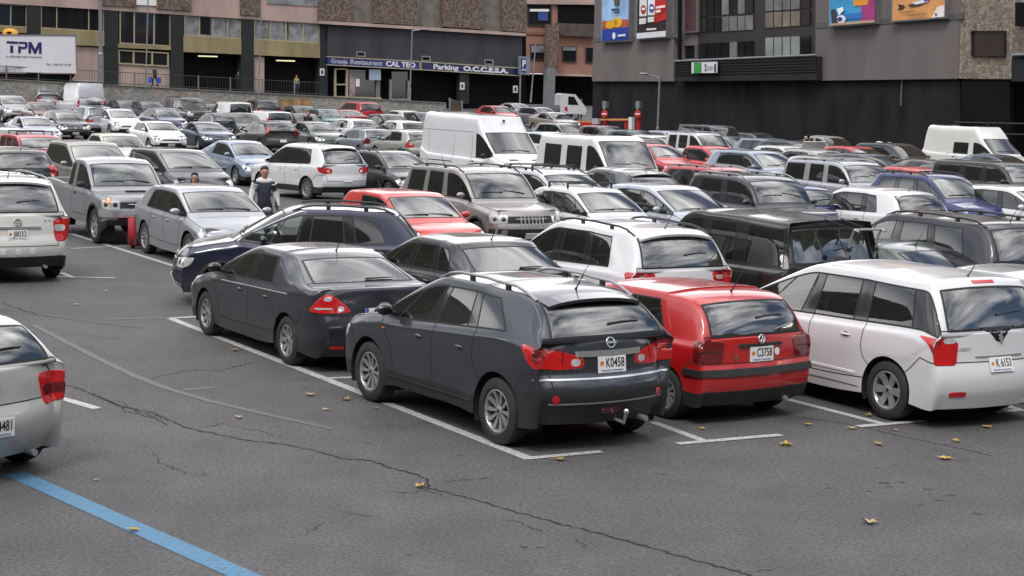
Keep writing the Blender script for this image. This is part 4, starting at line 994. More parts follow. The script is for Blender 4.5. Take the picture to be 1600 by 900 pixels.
LF.rect(mb, 523, 105, 525.5, 150, FRAME, .25, .2); LF.rect(mb, 541, 106, 544, 150, FRAME, .25, .2); LF.rect(mb, 525.5, 105, 541, 107, FRAME, .25, .2); LF.rect(mb, 525.5, 129, 541, 131, FRAME, .25, .2); LF.rect(mb, 523, 148, 596, 151, FRAME, .3, .2, .03); bpart('door', mb, 'glass door in a khaki frame')
mb = MB(); LF.rect(mb, 544, 107, 594, 149, DGLASS, .05, .05, .03); LF.rect(mb, 546, 108, 570, 113, mat('cream_board', (.20, .19, .17), .6), .12, .05, .05); LF.rect(mb, 546, 114, 555, 148, mat('shop_poster', (.26, .20, .22), .6, vary=.6, scale=1.2), .14, .05); LF.rect(mb, 556, 121, 562, 133, WHITE, .14, .05); LF.rect(mb, 588, 122, 594, 152, mat('grey_post', (.16, .155, .14), .8), .2, .2); bpart('shop_window', mb)
mb = MB(); LF.rect(mb, 577, 106, 595, 123, mat('pale_blue_screen', (.28, .36, .47), .4, vary=.05), .4, .08, .03); bpart('window_banner', mb)
mb = MB(); LF.rect(mb, 609, 122, 612, 153, METAL, .2, .2); LF.rect(mb, 637, 124, 640, 155, METAL, .2, .2); LF.rect(mb, 612, 152, 637, 154.5, METAL, .2, .2); LF.rect(mb, 612, 110, 637, 152, DGLASS, .02, .03); bpart('side_window', mb)
mb = MB(); LF.slab(mb, [(718, 112), (733, 113), (733, 160), (718, 160)], BLACKP, .4, .6); bpart('pillar', mb)
def sign(name, label, cat='sign', group=None): 
    global bld_cur
    e = empty(name, (0, 0, 0), 0, label, cat, group); bld_cur = e; return e
sign('shop_sign', 'long blue restaurant sign with silver and white letters over the glass shopfront'); mb = MB(); LF.slab(mb, [(512, 87.2), (655, 94.8), (655, 106), (512, 98.4)], SIGNB, .62, .14); bpart('sign_board', mb)
mb = MB(); LF.slab(mb, [(511, 85.7), (655, 93.3), (655, 94.8), (511, 87.2)], FRAME, .66, .2); LF.slab(mb, [(511, 98.4), (655, 106), (655, 107.5), (511, 99.9)], FRAME, .66, .2); bpart('frame', mb)
mb = MB(); LF.text(mb, 'Granja', 517, 93.4, 543, 94.8, 7.0, SIGNS, .64, .03); LF.text(mb, 'Restaurant', 547, 94.6, 597, 97.4, 7.8, SIGNS, .64, .03); LF.text(mb, 'CAL TEO', 603, 97.8, 649, 100.3, 8.2, SIGNW, .64, .04); bpart('lettering', mb)
sign('parking_sign', 'long navy parking sign with white letters over the dark garage entrance'); mb = MB(); LF.slab(mb, [(659, 95.6), (812, 105.2), (812, 115.6), (659, 106)], SIGNB2, .62, .14); bpart('sign_board', mb)
mb = MB(); LF.slab(mb, [(655.3, 93.4), (812, 103.6), (812, 105.2), (655.3, 95)], FRAME, .66, .2); LF.slab(mb, [(655.3, 106), (812, 115.6), (812, 117), (655.3, 107.4)], FRAME, .66, .2); LF.slab(mb, [(655.3, 95.1), (659, 95.4), (659, 105.9), (655.3, 105.7)], KHAKI, .65, .2); bpart('frame', mb)
mb = MB(); LF.text(mb, 'Parking', 677, 102.2, 716, 104.6, 8.2, SIGNW, .64, .03); LF.text(mb, 'O.C.C.E.S.A.', 724, 105.2, 794, 109.4, 7.6, SIGNW, .64, .05); bpart('lettering', mb)
for u, v, lb_ in ((500, 105, 'small white notice sign beside the restaurant door'), (719, 127, 'small white arrow sign on the pillar under the parking sign'), (802, 132, 'small white sign at the right end of the garage entrance')):
    sign('notice_sign', lb_); mb = MB(); LF.rect(mb, u, v, u+7, v+11, SIGNW, .75, .05); bpart('sign_board', mb); mb = MB(); LF.rect(mb, u+2.2, v+2.5, u+4.8, v+8.5, VOID, .78, .02); bpart('symbol', mb)
sign('parking_blade_sign', 'grey blue box sign with white letter P on a steel post right of the garage')
mb = MB(); LF.slab(mb, [(812, 85.5), (828, 87), (828, 115.5), (812, 114)], mat('sign_grey_blue', (.16, .20, .27), .5), 1.1, .3); bpart('sign_box', mb)
mb = MB(); LF.slab(mb, [(814.5, 89), (822, 89.6), (822, 111), (814.5, 110.4)], SIGNB2, 1.14, .03); bpart('panel', mb)
mb = MB(); LF.text(mb, 'P', 816, 97.5, 821, 98, 11, SIGNW, 1.16, .05); LF.text(mb, 'ACS', 815, 107, 822, 107.3, 3, SIGNW, 1.16, .03); bpart('lettering', mb)
mb = MB(); mb.tube([LF.pt(813, 114, 1.), LF.pt(812, 160, 1.)], .09, METAL); bpart('post', mb)
# middle building
MF = Plane(186, .35); LF_cur = MF
bld_cur = empty('salmon_building', MF.pt(870, 150), 0, 'salmon pink apartment house set back between the garage and the beige building', 'building')
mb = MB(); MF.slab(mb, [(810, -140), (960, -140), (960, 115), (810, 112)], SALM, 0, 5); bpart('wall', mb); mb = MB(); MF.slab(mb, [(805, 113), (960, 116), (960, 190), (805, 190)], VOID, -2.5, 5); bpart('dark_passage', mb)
mb = MB(); MF.slab(mb, [(858, 112), (935, 115), (935, 118), (858, 116)], PINK, .2, 2); bpart('beam', mb)
window(829, 67, 851, 91, DGLASS, 1.2, .05, .02, frame=RAILM); window(879, 70, 901, 95, DGLASS, 1.2, .05, .02, frame=RAILM); window(915, 72, 930, 96, DGLASS, 1.2, .05, .02, frame=RAILM)
mb = MB(); MF.rect(mb, 830, 68, 850, 80, CURT, .12, .04); MF.rect(mb, 880, 71, 900, 77, CURT, .12, .04); bpart('blind', mb)
window(824, 3, 862, 38, DGLASS, 1.5, .05, .02, frame=RAILM); mb = MB(); MF.slab(mb, [(872, 4), (930, 6), (930, 36), (872, 34)], VOID, .1, .3); bpart('loggia', mb)
mb = MB(); MF.slab(mb, [(872, 34), (930, 36), (930, 56), (872, 53)], mat('balcony_stone', (.07, .055, .05), .9, vary=.4, scale=1.), .7, .8); bpart('balcony', mb)
mb = MB(); MF.rect(mb, 828, 12, 858, 16, WHITE, .15, .05); MF.rect(mb, 841, 17, 856, 30, mat('blue_cloth', (.03, .07, .25), .8), .15, .05); bpart('awning', mb)
mb = MB(); MF.rect(mb, 820, 48, 930, 52, mat('brick_band', (.2, .09, .065), .9), .1, .15, .03); MF.rect(mb, 800, -12, 930, 4, PINK, .35, .4, .01); bpart('string_course', mb)
mb = MB(); MF.slab(mb, [(857, 36), (874, 37), (871, 105), (856, 104)], STONE, 1.6, 1.2); bpart('chimney_breast', mb); mb = MB(); MF.slab(mb, [(855, 104), (868, 105), (866, 170), (853, 168)], METAL, 1.8, 1.); bpart('concrete_pier', mb)
# right building
RF = Plane(141, -2.2); LF_cur = RF
bld_cur = empty('beige_building', RF.pt(1200, 150), 0, 'tall beige rendered building with charcoal ground floor and a glazed bay on the right', 'building')
mb = MB(); RF.slab(mb, [(927, 125), (1500, 121), (1500, 330), (922, 260)], CHAR, 0, 8); bpart('ground_floor_wall', mb)
mb = MB(); RF.slab(mb, [(935, -170), (1054, -220), (1052, 125), (925, 125)], BEIGE, .25, 6); bpart('rendered_wall', mb); mb = MB(); RF.slab(mb, [(1275, -260), (1507, -300), (1497, 121), (1274, 124)], BEIGE, .25, 6); bpart('rendered_wall', mb)
mb = MB(); RF.slab(mb, [(928, 58), (1063, 49), (1063, 56), (928, 64)], BANDM, .29, .1); RF.slab(mb, [(1275, 34), (1505, 19), (1504, 28), (1275, 42)], BANDM, .29, .1); bpart('grey_band', mb)
mb = MB(); RF.slab(mb, [(1054, -220), (1096, -230), (1090, 96), (1054, 96)], BEIGE, -.25, 6); bpart('recessed_wall', mb)
mb = MB(); RF.slab(mb, [(1090, -230), (1276, -260), (1276, 92), (1088, 96)], mat('bay_frame', (.018, .016, .016), .5, vary=.1), -.3, 5); bpart('glazed_bay', mb)
def pane(u0, v0, u1, v1, g, sl=-.06, o=-.22): 
    mb = MB(); RF.slab(mb, [(u0, v0), (u1, v0+sl*(u1-u0)), (u1, v1+sl*(u1-u0)), (u0, v1)], g, o, .04); bpart('bay_window', mb)
us = [1094, 1105, 1116, 1127, 1139, 1152, 1164, 1177]; gl2 = [DGLASS, DGLASS, DGLASS, PALEG, PALEG, PALEG, PALEG]
for k in range(7):
    a, b = us[k]+.8, us[k+1]-.8; pane(a, 26-.05*(a-1094), b, 49-.06*(a-1094), gl2[k] if k > 0 else DGLASS); pane(a, -60, b, 23.5-.07*(a-1094), gl2[k] if k in (3, 5) else DGLASS)
    pane(a, 66-.05*(a-1094), b, 90-.04*(a-1094), DGLASS if k not in (4,) else PALEG, -.04)
us = [1195, 1208.5, 1222, 1235, 1250, 1266]
for k in range(5):
    a, b = us[k]+.9, us[k+1]-.9; pane(a, 18-.06*(a-1195), b, 41.5-.07*(a-1195), mat('warm_blind', (.17, .155, .12), .3, vary=.4, scale=.7) if k < 4 else DGLASS); pane(a, -60, b, 15.5-.07*(a-1195), PALEG if k != 4 else DGLASS)  # warm beige blinds, one plain colour with slight mottling
    pane(a, 57-.05*(a-1195), b, 86-.03*(a-1195), mat('tall_pale_blind', (.24, .26, .265), .35, vary=.25, scale=.5) if k < 4 else DGLASS, -.03)
window(1067, -8, 1089, 49, mat('maroon_blind', (.07, .025, .03), .5, vary=.2), 1.6, -.1, -.03, frame=BEIGE); window(1067, 68, 1087, 91, DGLASS, 1.4, -.1, -.03, frame=BEIGE)
mb = MB(); mb.tube([RF.pt(1063, -200, .3), RF.pt(1062, 95, .3)], .14, VOID); bpart('downpipe', mb)
mb = MB(); RF.slab(mb, [(1054, 94), (1275, 86), (1275, 123), (1054, 125)], WCH, .7, 1.2); 
for k in range(5): RF.slab(mb, [(1054, 99+k*4.2), (1275, 92+k*4.6), (1275, 93+k*4.6), (1054, 100+k*4.2)], VOID, .73, .06)
bpart('balcony_cladding', mb); mb = MB(); mb.tube([RF.pt(1054, 93.5, .75), RF.pt(1275, 84, .75)], .07, METAL); bpart('handrail', mb)
mb = MB(); RF.slab(mb, [(1505, -300), (1700, -330), (1700, 122), (1497, 121)], YST, .2, 6); bpart('stone_wall', mb)
window(1517, 46, 1569, 86, mat('brown_window_glass', (.022, .014, .010), .35, vary=.5, scale=.4, spec=.2), 1.0, .25, -.0, frame=WCH)
mb = MB(); RF.slab(mb, [(1586, 2), (1640, 0), (1640, 40), (1586, 39)], VOID, .8, .9); RF.slab(mb, [(1581, 84), (1660, 80), (1660, 126), (1580, 125)], WCH, .9, 1); bpart('balcony', mb); mb = MB(); mb.tube([RF.pt(1583, 84, 1.0), RF.pt(1650, 81, 1.0)], .08, METAL); bpart('handrail', mb)
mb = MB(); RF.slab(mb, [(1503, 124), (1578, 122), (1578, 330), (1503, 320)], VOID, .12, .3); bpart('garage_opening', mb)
mb = MB(); mb.tube([RF.pt(1493, 189, .4), RF.pt(1640, 192, .4)], .035, RAILM); mb.tube([RF.pt(1543, 190, .4), RF.pt(1543, 215, .4)], .03, RAILM); mb.tube([RF.pt(1500, 206, .4), RF.pt(1640, 209, .4)], .03, RAILM); bpart('guard_rail', mb)
mb = MB(); RF.slab(mb, [(1408, 122), (1410, 122), (1408, 163), (1406, 163)], BANDM, .05, .08); bpart('conduit', mb)
def billboard(lb_, pts, m, o=.6):
    sign('billboard', lb_, 'billboard'); mb = MB(); c = [(sum(p[0] for p in pts)/4), (sum(p[1] for p in pts)/4)]
    RF.slab(mb, [(p[0]+(1.6 if p[0] > c[0] else -1.6), p[1]+(2.2 if p[1] > c[1] else -2.2)) for p in pts], METAL, o, .35); bpart('frame', mb)
    mb = MB(); RF.slab(mb, pts, m, o+.03, .05); bpart('poster', mb)
def art(name, polys, o=.66):
    mb = MB()
    for pts, m in polys: RF.slab(mb, pts, m, o, .02); o += .012
    bpart(name, mb)
def fm(h, **k): return mat('poster_ink', s2l(h), .45, vary=k.get('vary', .12), scale=.8)
def disc(u, v, a, b, n=16): return [(u+a*math.cos(6.283*i/n), v+b*math.sin(6.283*i/n)) for i in range(n)]
billboard('tall pale blue advertising poster with yellow fruit, left of two on the beige wall', [(941, -70), (983, -74), (981, 60.5), (940, 62.5)], fm('8fb4da', vary=.3))
art('artwork', [([(941, 31), (981.3, 28), (981.2, 46), (940.5, 49)], fm('b0503a')), ([(941, 44), (981, 40), (981, 60), (940.2, 62)], fm('1d3f98')), (disc(953, 37, 7, 6), fm('d9a51c')), (disc(964, 33, 7.5, 8), fm('e2b01a')), (disc(962, 33, 3, 5), fm('b4800e')), (disc(959, 54, 2.4, 5.5), fm('dfe6f2')), ([(958, -10), (968, -10), (966, 7), (960, 7)], fm('4a4a30')), ([(955, 12), (967, 11), (967, 14), (955, 15)], fm('20304a')), ([(959, 17), (968, 16.4), (968, 18.2), (959, 19)], fm('20304a')), ([(965, 52), (977, 51), (977, 54.5), (965, 55.5)], fm('c9d4ea'))])
billboard('tall black and red advertising poster with white panels, left of the glazed bay', [(997, -70), (1042, -76), (1040, 55), (995, 59)], fm('241a22'))
art('artwork', [([(1024, -70), (1041.5, -76), (1040.6, 28), (1022, 34)], fm('b81a1a')), ([(1000, -40), (1011, -41), (1010, 23), (999, 24)], fm('dcdce0')), ([(1013, -41), (1023.5, -42), (1022.5, 21.5), (1012, 22)], fm('dcdce0')), (disc(1005, 13, 4, 7), fm('a02025')), (disc(1018, 11, 4, 7), fm('24509a')), (disc(1005, 12, 2.6, 2), fm('f0f0f0')), (disc(1018, 10.5, 2.6, 2), fm('f0f0f0')), ([(999, 27), (1009.5, 26), (1009, 35), (998.6, 36)], fm('d8d8da')), ([(1012, 24.5), (1022, 24), (1021.6, 32), (1012, 33)], fm('d8d8da')), ([(995, 50), (1040, 46), (1040, 55), (995, 58.6)], fm('d4d6dd')), ([(1010, 42.5), (1025, 41.5), (1025, 44.5), (1010, 45.5)], fm('d8d8d8')), ([(1025, 8), (1039, 6), (1039, 9.5), (1025, 11.5)], fm('f2d8d8')), ([(1024.5, 14), (1032, 13), (1032, 17), (1024.5, 18)], fm('f2d8d8'))])
billboard('turquoise and magenta advertising poster on the beige wall right of the glazed bay', [(1297, -70), (1369, -76), (1366, 33), (1296.5, 38.5)], fm('2a8fc4', vary=.2))
art('artwork', [([(1350, -74), (1368.6, -76), (1366.4, 33), (1344, 34.5)], fm('9b2a6e', vary=.4)), ([(1332, -20), (1358, -22), (1356, 5), (1334, 8)], fm('d98a20')), ([(1318, 20), (1348, 17), (1346, 27), (1318, 29)], fm('1d6ab0')), (disc(1314, 28, 7, 6.5), fm('dfe2ea')), (disc(1312, 28, 4, 3.5), fm('28306e')), ([(1298, 14), (1304, 12), (1309, 36), (1300, 38)], fm('2a2a3a')), ([(1307, 12), (1316, 9), (1318, 14), (1311, 22)], fm('e6e8ee')), ([(1298, 35), (1366, 29), (1366, 33), (1297, 38)], fm('b89a7a'))])
billboard('orange sandy advertising poster on the beige wall beside the stone corner', [(1396, -80), (1478, -86), (1475, 24.5), (1394.5, 30.5)], fm('cf9258', vary=.2))
art('artwork', [([(1464, 9), (1475.4, 6), (1475, 24), (1456, 26)], fm('dfd9d8')), ([(1402, 12), (1412, 6), (1402, 5), (1414, 8), (1408, 14)], fm('3a1e18')), ([(1418, 6), (1436, 0), (1452, -2), (1436, 7), (1424, 9)], fm('2c2436')), ([(1424, 3), (1446, -4), (1450, 1), (1432, 5)], fm('d8dbe8')), ([(1441, -4), (1452, -6), (1446, 2)], fm('7a4ab0')), (disc(1462, 20.5, 1.4, 1.8), fm('222222')), ([(1404, 18), (1428, 14), (1428, 15), (1404, 19)], fm('7a4a2a')), ([(1418, 22), (1446, 18), (1446, 19), (1418, 23)], fm('7a4a2a'))])
sign('banner_sign', 'green and white banner hung on the dark balcony of the beige building'); mb = MB(); RF.rect(mb, 1080.5, 95.2, 1119.5, 112.5, SIGNW, 1.0, .08, -.02); bpart('sign_board', mb)
mb = MB(); RF.rect(mb, 1084, 95.6, 1095.5, 112.6, mat('sign_green', (.03, .26, .06), .5, vary=.3), 1.03, .03, -.02); RF.rect(mb, 1101, 98, 1103, 104, BANDM, 1.03, .03); RF.rect(mb, 1101, 106, 1104, 109, BANDM, 1.03, .03); RF.rect(mb, 1105, 101, 1113, 107, SIGNS, 1.03, .02); RF.rect(mb, 1116, 98, 1118, 111, VOID, 1.03, .02); bpart('print', mb)
# terrace, railing, trailer, lamps
TW = Plane(162, .727)
TST = brickmat('painted_rubble_wall', [(.30, .29, .26), (.42, .40, .36), (.20, .19, .18), (.50, .47, .42), (.31, .26, .22)], 4.2, (.15, .14, .125), .5, (1, 1, 1.5))
t, b = nodes(TST)     # faded graffiti: soft colour patches sprayed over the stones
src = b.inputs['Base Color'].links[0].from_socket; tc = t.nodes.new('ShaderNodeTexCoord'); nz = t.nodes.new('ShaderNodeTexNoise'); nz.inputs['Scale'].default_value = .32; nz.inputs['Detail'].default_value = 6; nz.inputs['Distortion'].default_value = 1.2
rp = t.nodes.new('ShaderNodeValToRGB'); rp.color_ramp.interpolation = 'EASE'; e = rp.color_ramp.elements; e[0].position = .40; e[0].color = (.15, .24, .24, 1); e[1].position = .62; e[1].color = (.36, .20, .10, 1)
for p_, c_ in ((.46, (.30, .28, .25, 1)), (.54, (.28, .28, .27, 1))): k = e.new(p_); k.color = c_
mg = t.nodes.new('ShaderNodeMix'); mg.data_type = 'RGBA'; mg.blend_type = 'MIX'; mg.inputs[0].default_value = .30
t.links.new(tc.outputs['Object'], nz.inputs[0]); t.links.new(nz.outputs[0], rp.inputs[0]); t.links.new(src, mg.inputs[6]); t.links.new(rp.outputs[0], mg.inputs[7]); t.links.new(mg.outputs[2], b.inputs['Base Color'])
bld_cur = empty('terrace_wall', (0, 0, 0), 0, 'rubble stone terrace wall with faded graffiti behind the parked cars', 'wall')
mb = MB(); TW.slab(mb, [(-120, 116), (400, 143.5), (697, 159.5), (699, 230), (-120, 230)], TST, 0, .6); bpart('masonry', mb)
mb = MB(); TW.slab(mb, [(-120, 114.6), (400, 142.1), (697, 158.1), (697, 159.5), (400, 143.5), (-120, 116)], mat('coping', (.19, .18, .165), .85, vary=.2, scale=.8), .1, .8); bpart('coping', mb)
a_, b_ = TW.pt(-120, 115.5, -.5), TW.pt(697, 158.8, -.5); mb = MB(); mb.add([a_, b_, b_+Vector((-8, 14, 0)), a_+Vector((-8, 14, 0))], [(0, 1, 2, 3)], ASPH); mb.build('terrace_pavement', kind='structure')
bld_cur = empty('painted_mural', (0, 0, 0), 0, 'orange lettering sprayed on the terrace wall below the woman in the pale jacket', 'graffiti'); mb = MB(); rg = random.Random(4)
for k in range(9):
    u = 437+k*5.6; v = 161-rg.uniform(0, 4)+k*.25; mb2 = [(u+rg.uniform(-1, 1), v-7-rg.uniform(0, 3)), (u+5, v-6), (u+rg.uniform(3, 6), v+2), (u+1, v+5), (u-2, v+3)]; TW.slab(mb, mb2, mat('orange_spray', (.30, .19, .09) if k % 3 else (.25, .13, .08), .9, vary=.4, scale=1.), .03+.003*k, .02)
bpart('sprayed_letters', mb)
bld_cur = empty('railing', (0, 0, 0), 0, 'thin grey steel railing along the top of the stone terrace wall', 'railing')
def rl(u): return 115.2+.0525*(u+1)+6.4*.0 + .0
def top_v(u): return plin(u, [(-120, 114.6), (400, 142.1), (697, 158.1)])
mb = MB()
for u in range(-60, 510, 4): mb.tube([TW.pt(u, top_v(u), -.3), TW.pt(u, top_v(u)-20, -.3)], .012, RAILM, 4)
bpart('railing_bars', mb); mb = MB()
for dv in (20, 2.5): mb.tube([TW.pt(u, top_v(u)-dv, -.3) for u in (-60, 120, 300, 400, 508)], .03, RAILM, 6)
bpart('top_rail', mb)
for u in range(-40, 510, 50): mb = MB(); mb.tube([TW.pt(u, top_v(u), -.3), TW.pt(u, top_v(u)-21.5, -.3)], .055, METAL, 6); bpart('railing_post', mb)
TP = Plane(157.5, .60)
bld_cur = empty('box_trailer', (0, 0, 0), 0, 'white box trailer with navy lettering parked on the terrace at the far left', 'trailer')
TW2 = mat('trailer_white', (.70, .70, .74), .45, vary=.04, scale=.4); INKN = mat('navy_lettering', (.02, .016, .12), .5, vary=0)
mb = MB(); TP.slab(mb, [(-60, 52), (119, 53.5), (121, 112.5), (-60, 109)], TW2, 0, 2.4); bpart('cargo_box', mb)
mb = MB(); TP.slab(mb, [(-60, 51), (119.5, 52.5), (119.5, 53.6), (-60, 52.1)], METAL, .06, .3); TP.slab(mb, [(117.6, 53.8), (119.4, 53.8), (121.4, 112), (119.6, 112)], METAL, .06, .1); bpart('corner_trim', mb)
mb = MB(); TP.slab(mb, [(-60, 112), (118, 114), (108, 127), (-60, 123)], VOID, -.5, 1.4); bpart('chassis', mb)
mb = MB()
for pts in ([(11, 62), (28, 63), (28, 66.5), (10, 65.5)], [(16, 69), (20.5, 69), (20.5, 80.5), (16, 80.5)], [(29, 63), (42, 63.6), (43, 66), (43, 71.5), (40, 74.5), (32.5, 74.5), (32.5, 71), (38.5, 71), (39.2, 70), (39.2, 67.4), (38.4, 66.6), (29, 66.3)], [(28.5, 70), (32.4, 70), (32.4, 81), (28.5, 81)],
            [(44.5, 63.5), (48.5, 63.5), (48.5, 81.4), (44.5, 81.4)], [(61, 64), (65, 64), (65, 82), (61, 82)], [(44.5, 63.5), (49, 63.5), (56, 77), (56, 82), (53.4, 82)], [(65, 64), (60.5, 64), (53.6, 77), (53.6, 82), (56.2, 82)]): TP.slab(mb, pts, INKN, .03+.004*len(mb.f)/50, .03)
TP.text(mb, 'LOGISTICA', 10, 85.6, 66, 87, 1.8, METAL, .04, 0); TP.text(mb, 'Tel. : 376 74 14 30', 72, 98, 111, 98.8, 2.2, METAL, .04, 0); bpart('lettering', mb)
bld_cur = empty('beacon', (0, 0, 0), 0, 'orange yellow rounded work machine hood showing above the white trailer', 'machine'); mb = MB(); YEL = mat('machine_orange', (.62, .30, .02), .5, vary=.1); c = TP.pt(16, 49, -1.5)
mb.ell(c, (.62, .35, .34), YEL, 18, 8); bpart('hood', mb); mb = MB(); mb.ell(c+Vector((0, -.33, -.02)), (.22, .06, .10), VOID, 12, 6); bpart('opening', mb)
def lamppost(pl, ut, vt, ub, vb, r, label, head=True, o=1.0):
    global bld_cur
    a, b = pl.pt(ut, vt, o), pl.pt(ub, vb, o); bld_cur = empty('street_lamp', b, 0, label, 'street lamp'); a_ = a
    mb = MB(); mb.tube([b, b.lerp(a, .18), b.lerp(a, .19), a], [r*1.5, r*1.4, r, r*.8], METAL, 12); bpart('pole', mb)
    if head: mb = MB(); d = Vector((-1, 0, .25)) if head == 1 else Vector((1, 0, .15)); mb.tube([a, a+d*.9], .05, METAL, 8); mb.ell(a+d*1.05, (.34, .14, .08), METAL, 12, 6); bpart('lamp_head', mb)
lamppost(TW, 156, -120, 157.5, 126, .16, 'thick grey lamp post rising past the pink wall beside the trailer', 1)
lamppost(TW, 233, -60, 227.5, 136, .06, 'slim grey lamp post in front of the khaki windows', 1, .4)
lamppost(TW, 408, 20, 404, 146, .06, 'slim grey post in front of the curtained windows', 0, .4)
lamppost(TW, 644, 46, 640, 157, .07, 'slim lamp post with small head crossing the restaurant sign', 2, .4)
lamppost(LF, 837, 66, 829, 158, .07, 'slim leaning post beside the letter P sign', 0, 2.)
LP2 = Plane(137, -2.2); lamppost(LP2, 1031, 120, 1027, 215, .085, 'grey lamp post with flat head against the charcoal wall', 1, .5)
# barrier, red posts
BAR = Plane(121, -.9)
bld_cur = empty('parking_barrier', (0, 0, 0), 0, 'red and yellow entry barrier in front of the charcoal wall corner', 'barrier')
YB = mat('barrier_yellow', (.42, .32, .10), .5, vary=.2)
mb = MB(); BAR.rect(mb, 897, 186, 928, 200, RED, 0, .5, .03); BAR.rect(mb, 932, 183, 982, 187, RED, .1, .2, .0); BAR.rect(mb, 975, 187, 981, 205, RED, .0, .3); bpart('red_base', mb)
mb = MB(); BAR.rect(mb, 870, 186.2, 925, 188.2, YB, .5, .1, .02); BAR.rect(mb, 932, 184, 985, 186, YB, .5, .1, -.005); bpart('boom', mb)
mb = MB(); BAR.rect(mb, 925, 183, 934, 192, SIGNS, .7, .3); BAR.rect(mb, 982, 181, 987, 205, SIGNW, .7, .3); bpart('motor_housing', mb)
for u, lb_ in ((944, 'red no entry post at the barrier, left of two'), (996, 'red no entry post standing against the charcoal wall, right of two')):
    bld_cur = empty('no_entry_sign', (0, 0, 0), 0, lb_, 'sign'); mb = MB(); BAR.rect(mb, u-2.5, 172, u+2.5, 205, RED, .2, .2); bpart('post', mb); mb = MB(); BAR.slab(mb, disc(u, 176, 5, 5.5), RED, .4, .1); bpart('sign_disc', mb); mb = MB(); BAR.rect(mb, u-3.4, 175, u+3.4, 177.2, SIGNW, .43, .03); bpart('white_bar', mb)
    mb = MB(); BAR.rect(mb, u-3, 156, u+3, 167, METAL, .2, .3); BAR.rect(mb, u-1, 167, u+1, 171.8, METAL, .2, .2); bpart('lamp_box', mb)
bld_cur = empty('brick_gate', (0, 0, 0), 0, 'low brown wooden gate panel at the right end of the terrace wall', 'gate'); mb = MB(); TW.slab(mb, [(703, 152), (722, 157), (722, 176), (703, 172)], mat('brown_boards', (.075, .055, .04), .85, vary=.4, scale=3), .0, .15); bpart('board_panel', mb); mb = MB(); TW.rect(mb, 702, 151, 704, 176, METAL, .1, .1); TW.rect(mb, 721, 155, 723, 178, METAL, .1, .1); bpart('gate_post', mb)
# ------------------------------------------------------------------ trims of the cars close to the camera
def x_crossover(c):
    d = c['decal']; M_ = c['M']; x = (c['rend']+.2, 0)
    d('tailgate_bar', 0, x, 1.0, [(-.40, -.035), (-.41, .025), (.41, .025), (.40, -.035)], M_['chrome'], lift=.02, sm=False)
    c['emblem']('bar', 0, 1.095, .05); c['wording']('badge', 'QASHQAI', .47, .865, .06, .25)
    for s in (1, -1): d('reflector', 12, (c['rend']+.2, .62), .56, [(.048*math.cos(t*.785), .048*math.sin(t*.785)) for t in range(8)], M_['tail'], s=s)
    d('fog_lamp', 0, x, .42, [(-.12, -.03), (-.12, .03), (.12, .03), (.12, -.03)], M_['taildark'])
    c['band']('chrome_strip', -48, 48, .745, .77, .008, M_['chrome'], c['rend']+1.0)
    c['band']('bumper_lip', -40, 40, .50, .52, .008, M_['alloy'], c['rend']+1.0)
    mb = MB(); mb.tube([(c['rend']+.25, -.1, .32), (c['rend']-.02, -.1, .30), (c['rend']-.05, -.1, .40)], .018, M_['alloy'], 8); mb.ell((c['rend']-.05, -.1, .42), (.03, .03, .03), M_['chrome']); c['addp']('tow_hitch', mb.mesh('tow_hitch', True))
    for s in (1, -1): c['sband']('sill_trim', .45, 2.2, .36, .385, .008, M_['alloydark'], s)
    for s in (1, -1): d('side_marker', 90, (2.28, .8), .90, [(-.03, -.012), (-.03, .012), (.03, .012), (.03, -.012)], M_['orange'], s=s)
def x_hatch3(c):
    M_ = c['M']; d = c['decal']; x = (c['rend']+.2, 0)
    c['band']('bumper_strip', -66, 66, .545, .625, .028, M_['plastic'], c['rend']+.75)
    d('plate_lamp_strip', 0, x, .865, [(-.33, -.018), (-.33, .018), (.33, .018), (.33, -.018)], M_['plastic'], lift=.02, sm=False)
    c['emblem']('vw', 0, .925, .045); 
    d('sticker', 0, (c['rend']+.2, .36), .74, [(-.02, .045), (.0, .02), (.02, .045), (.015, .0), (.03, -.02), (.0, -.02), (-.01, -.05), (-.02, -.01), (-.03, .0)], mat('gold_sticker', (.16, .09, .06), .5), sm=False)
    d('sticker', 0, (c['rend']+.2, -.245), .775, [(.042*math.cos(t*.785), .05*math.sin(t*.785)) for t in range(8)], M_['plate'])
    for s in (1, -1): c['sband']('side_moulding', .42, 2.05, .50, .56, .012, M_['plastic'], s)
def x_mpv(c):
    M_ = c['M']; d = c['decal']; x = (c['rend']+.2, 0)
    c['emblem']('lion', 0, 1.01, .075); d('black_tongue', 0, x, 1.06, [(-.30, .06), (.30, .06), (.12, -.02), (.05, -.11), (-.05, -.11), (-.12, -.02)], M_['gloss'], lift=.004)
    c['wording']('badge', 'PEUGEOT', .52, .885, .05, .22); 
    d('tailgate_bar', 0, x, .80, [(-.36, -.008), (-.36, .008), (.36, .008), (.36, -.008)], M_['alloy'], sm=False)
    for s in (1, -1): d('reflector', 14, (c['rend']+.2, .56), .40, [(-.12, -.03), (-.12, .03), (.12, .03), (.12, -.03)], M_['tail'], s=s)
    for s in (1, -1): c['sband']('side_moulding', .50, 2.25, .44, .475, .008, M_['white'], s); c['sband']('sill_strip', .45, 2.3, .30, .32, .006, M_['alloy'], s)
    d('high_brake_lamp', 0, x, 1.585, [(-.17, -.014), (-.17, .014), (.17, .014), (.17, -.014)], M_['tail'], sm=False)
    for s in (1,): d('fuel_flap', 90, (-.42, .8), .90, [(.085*math.cos(t*.524), .10*math.sin(t*.524)) for t in range(12)], 'paint', s=-1 if s < 0 else 1, lift=.003)
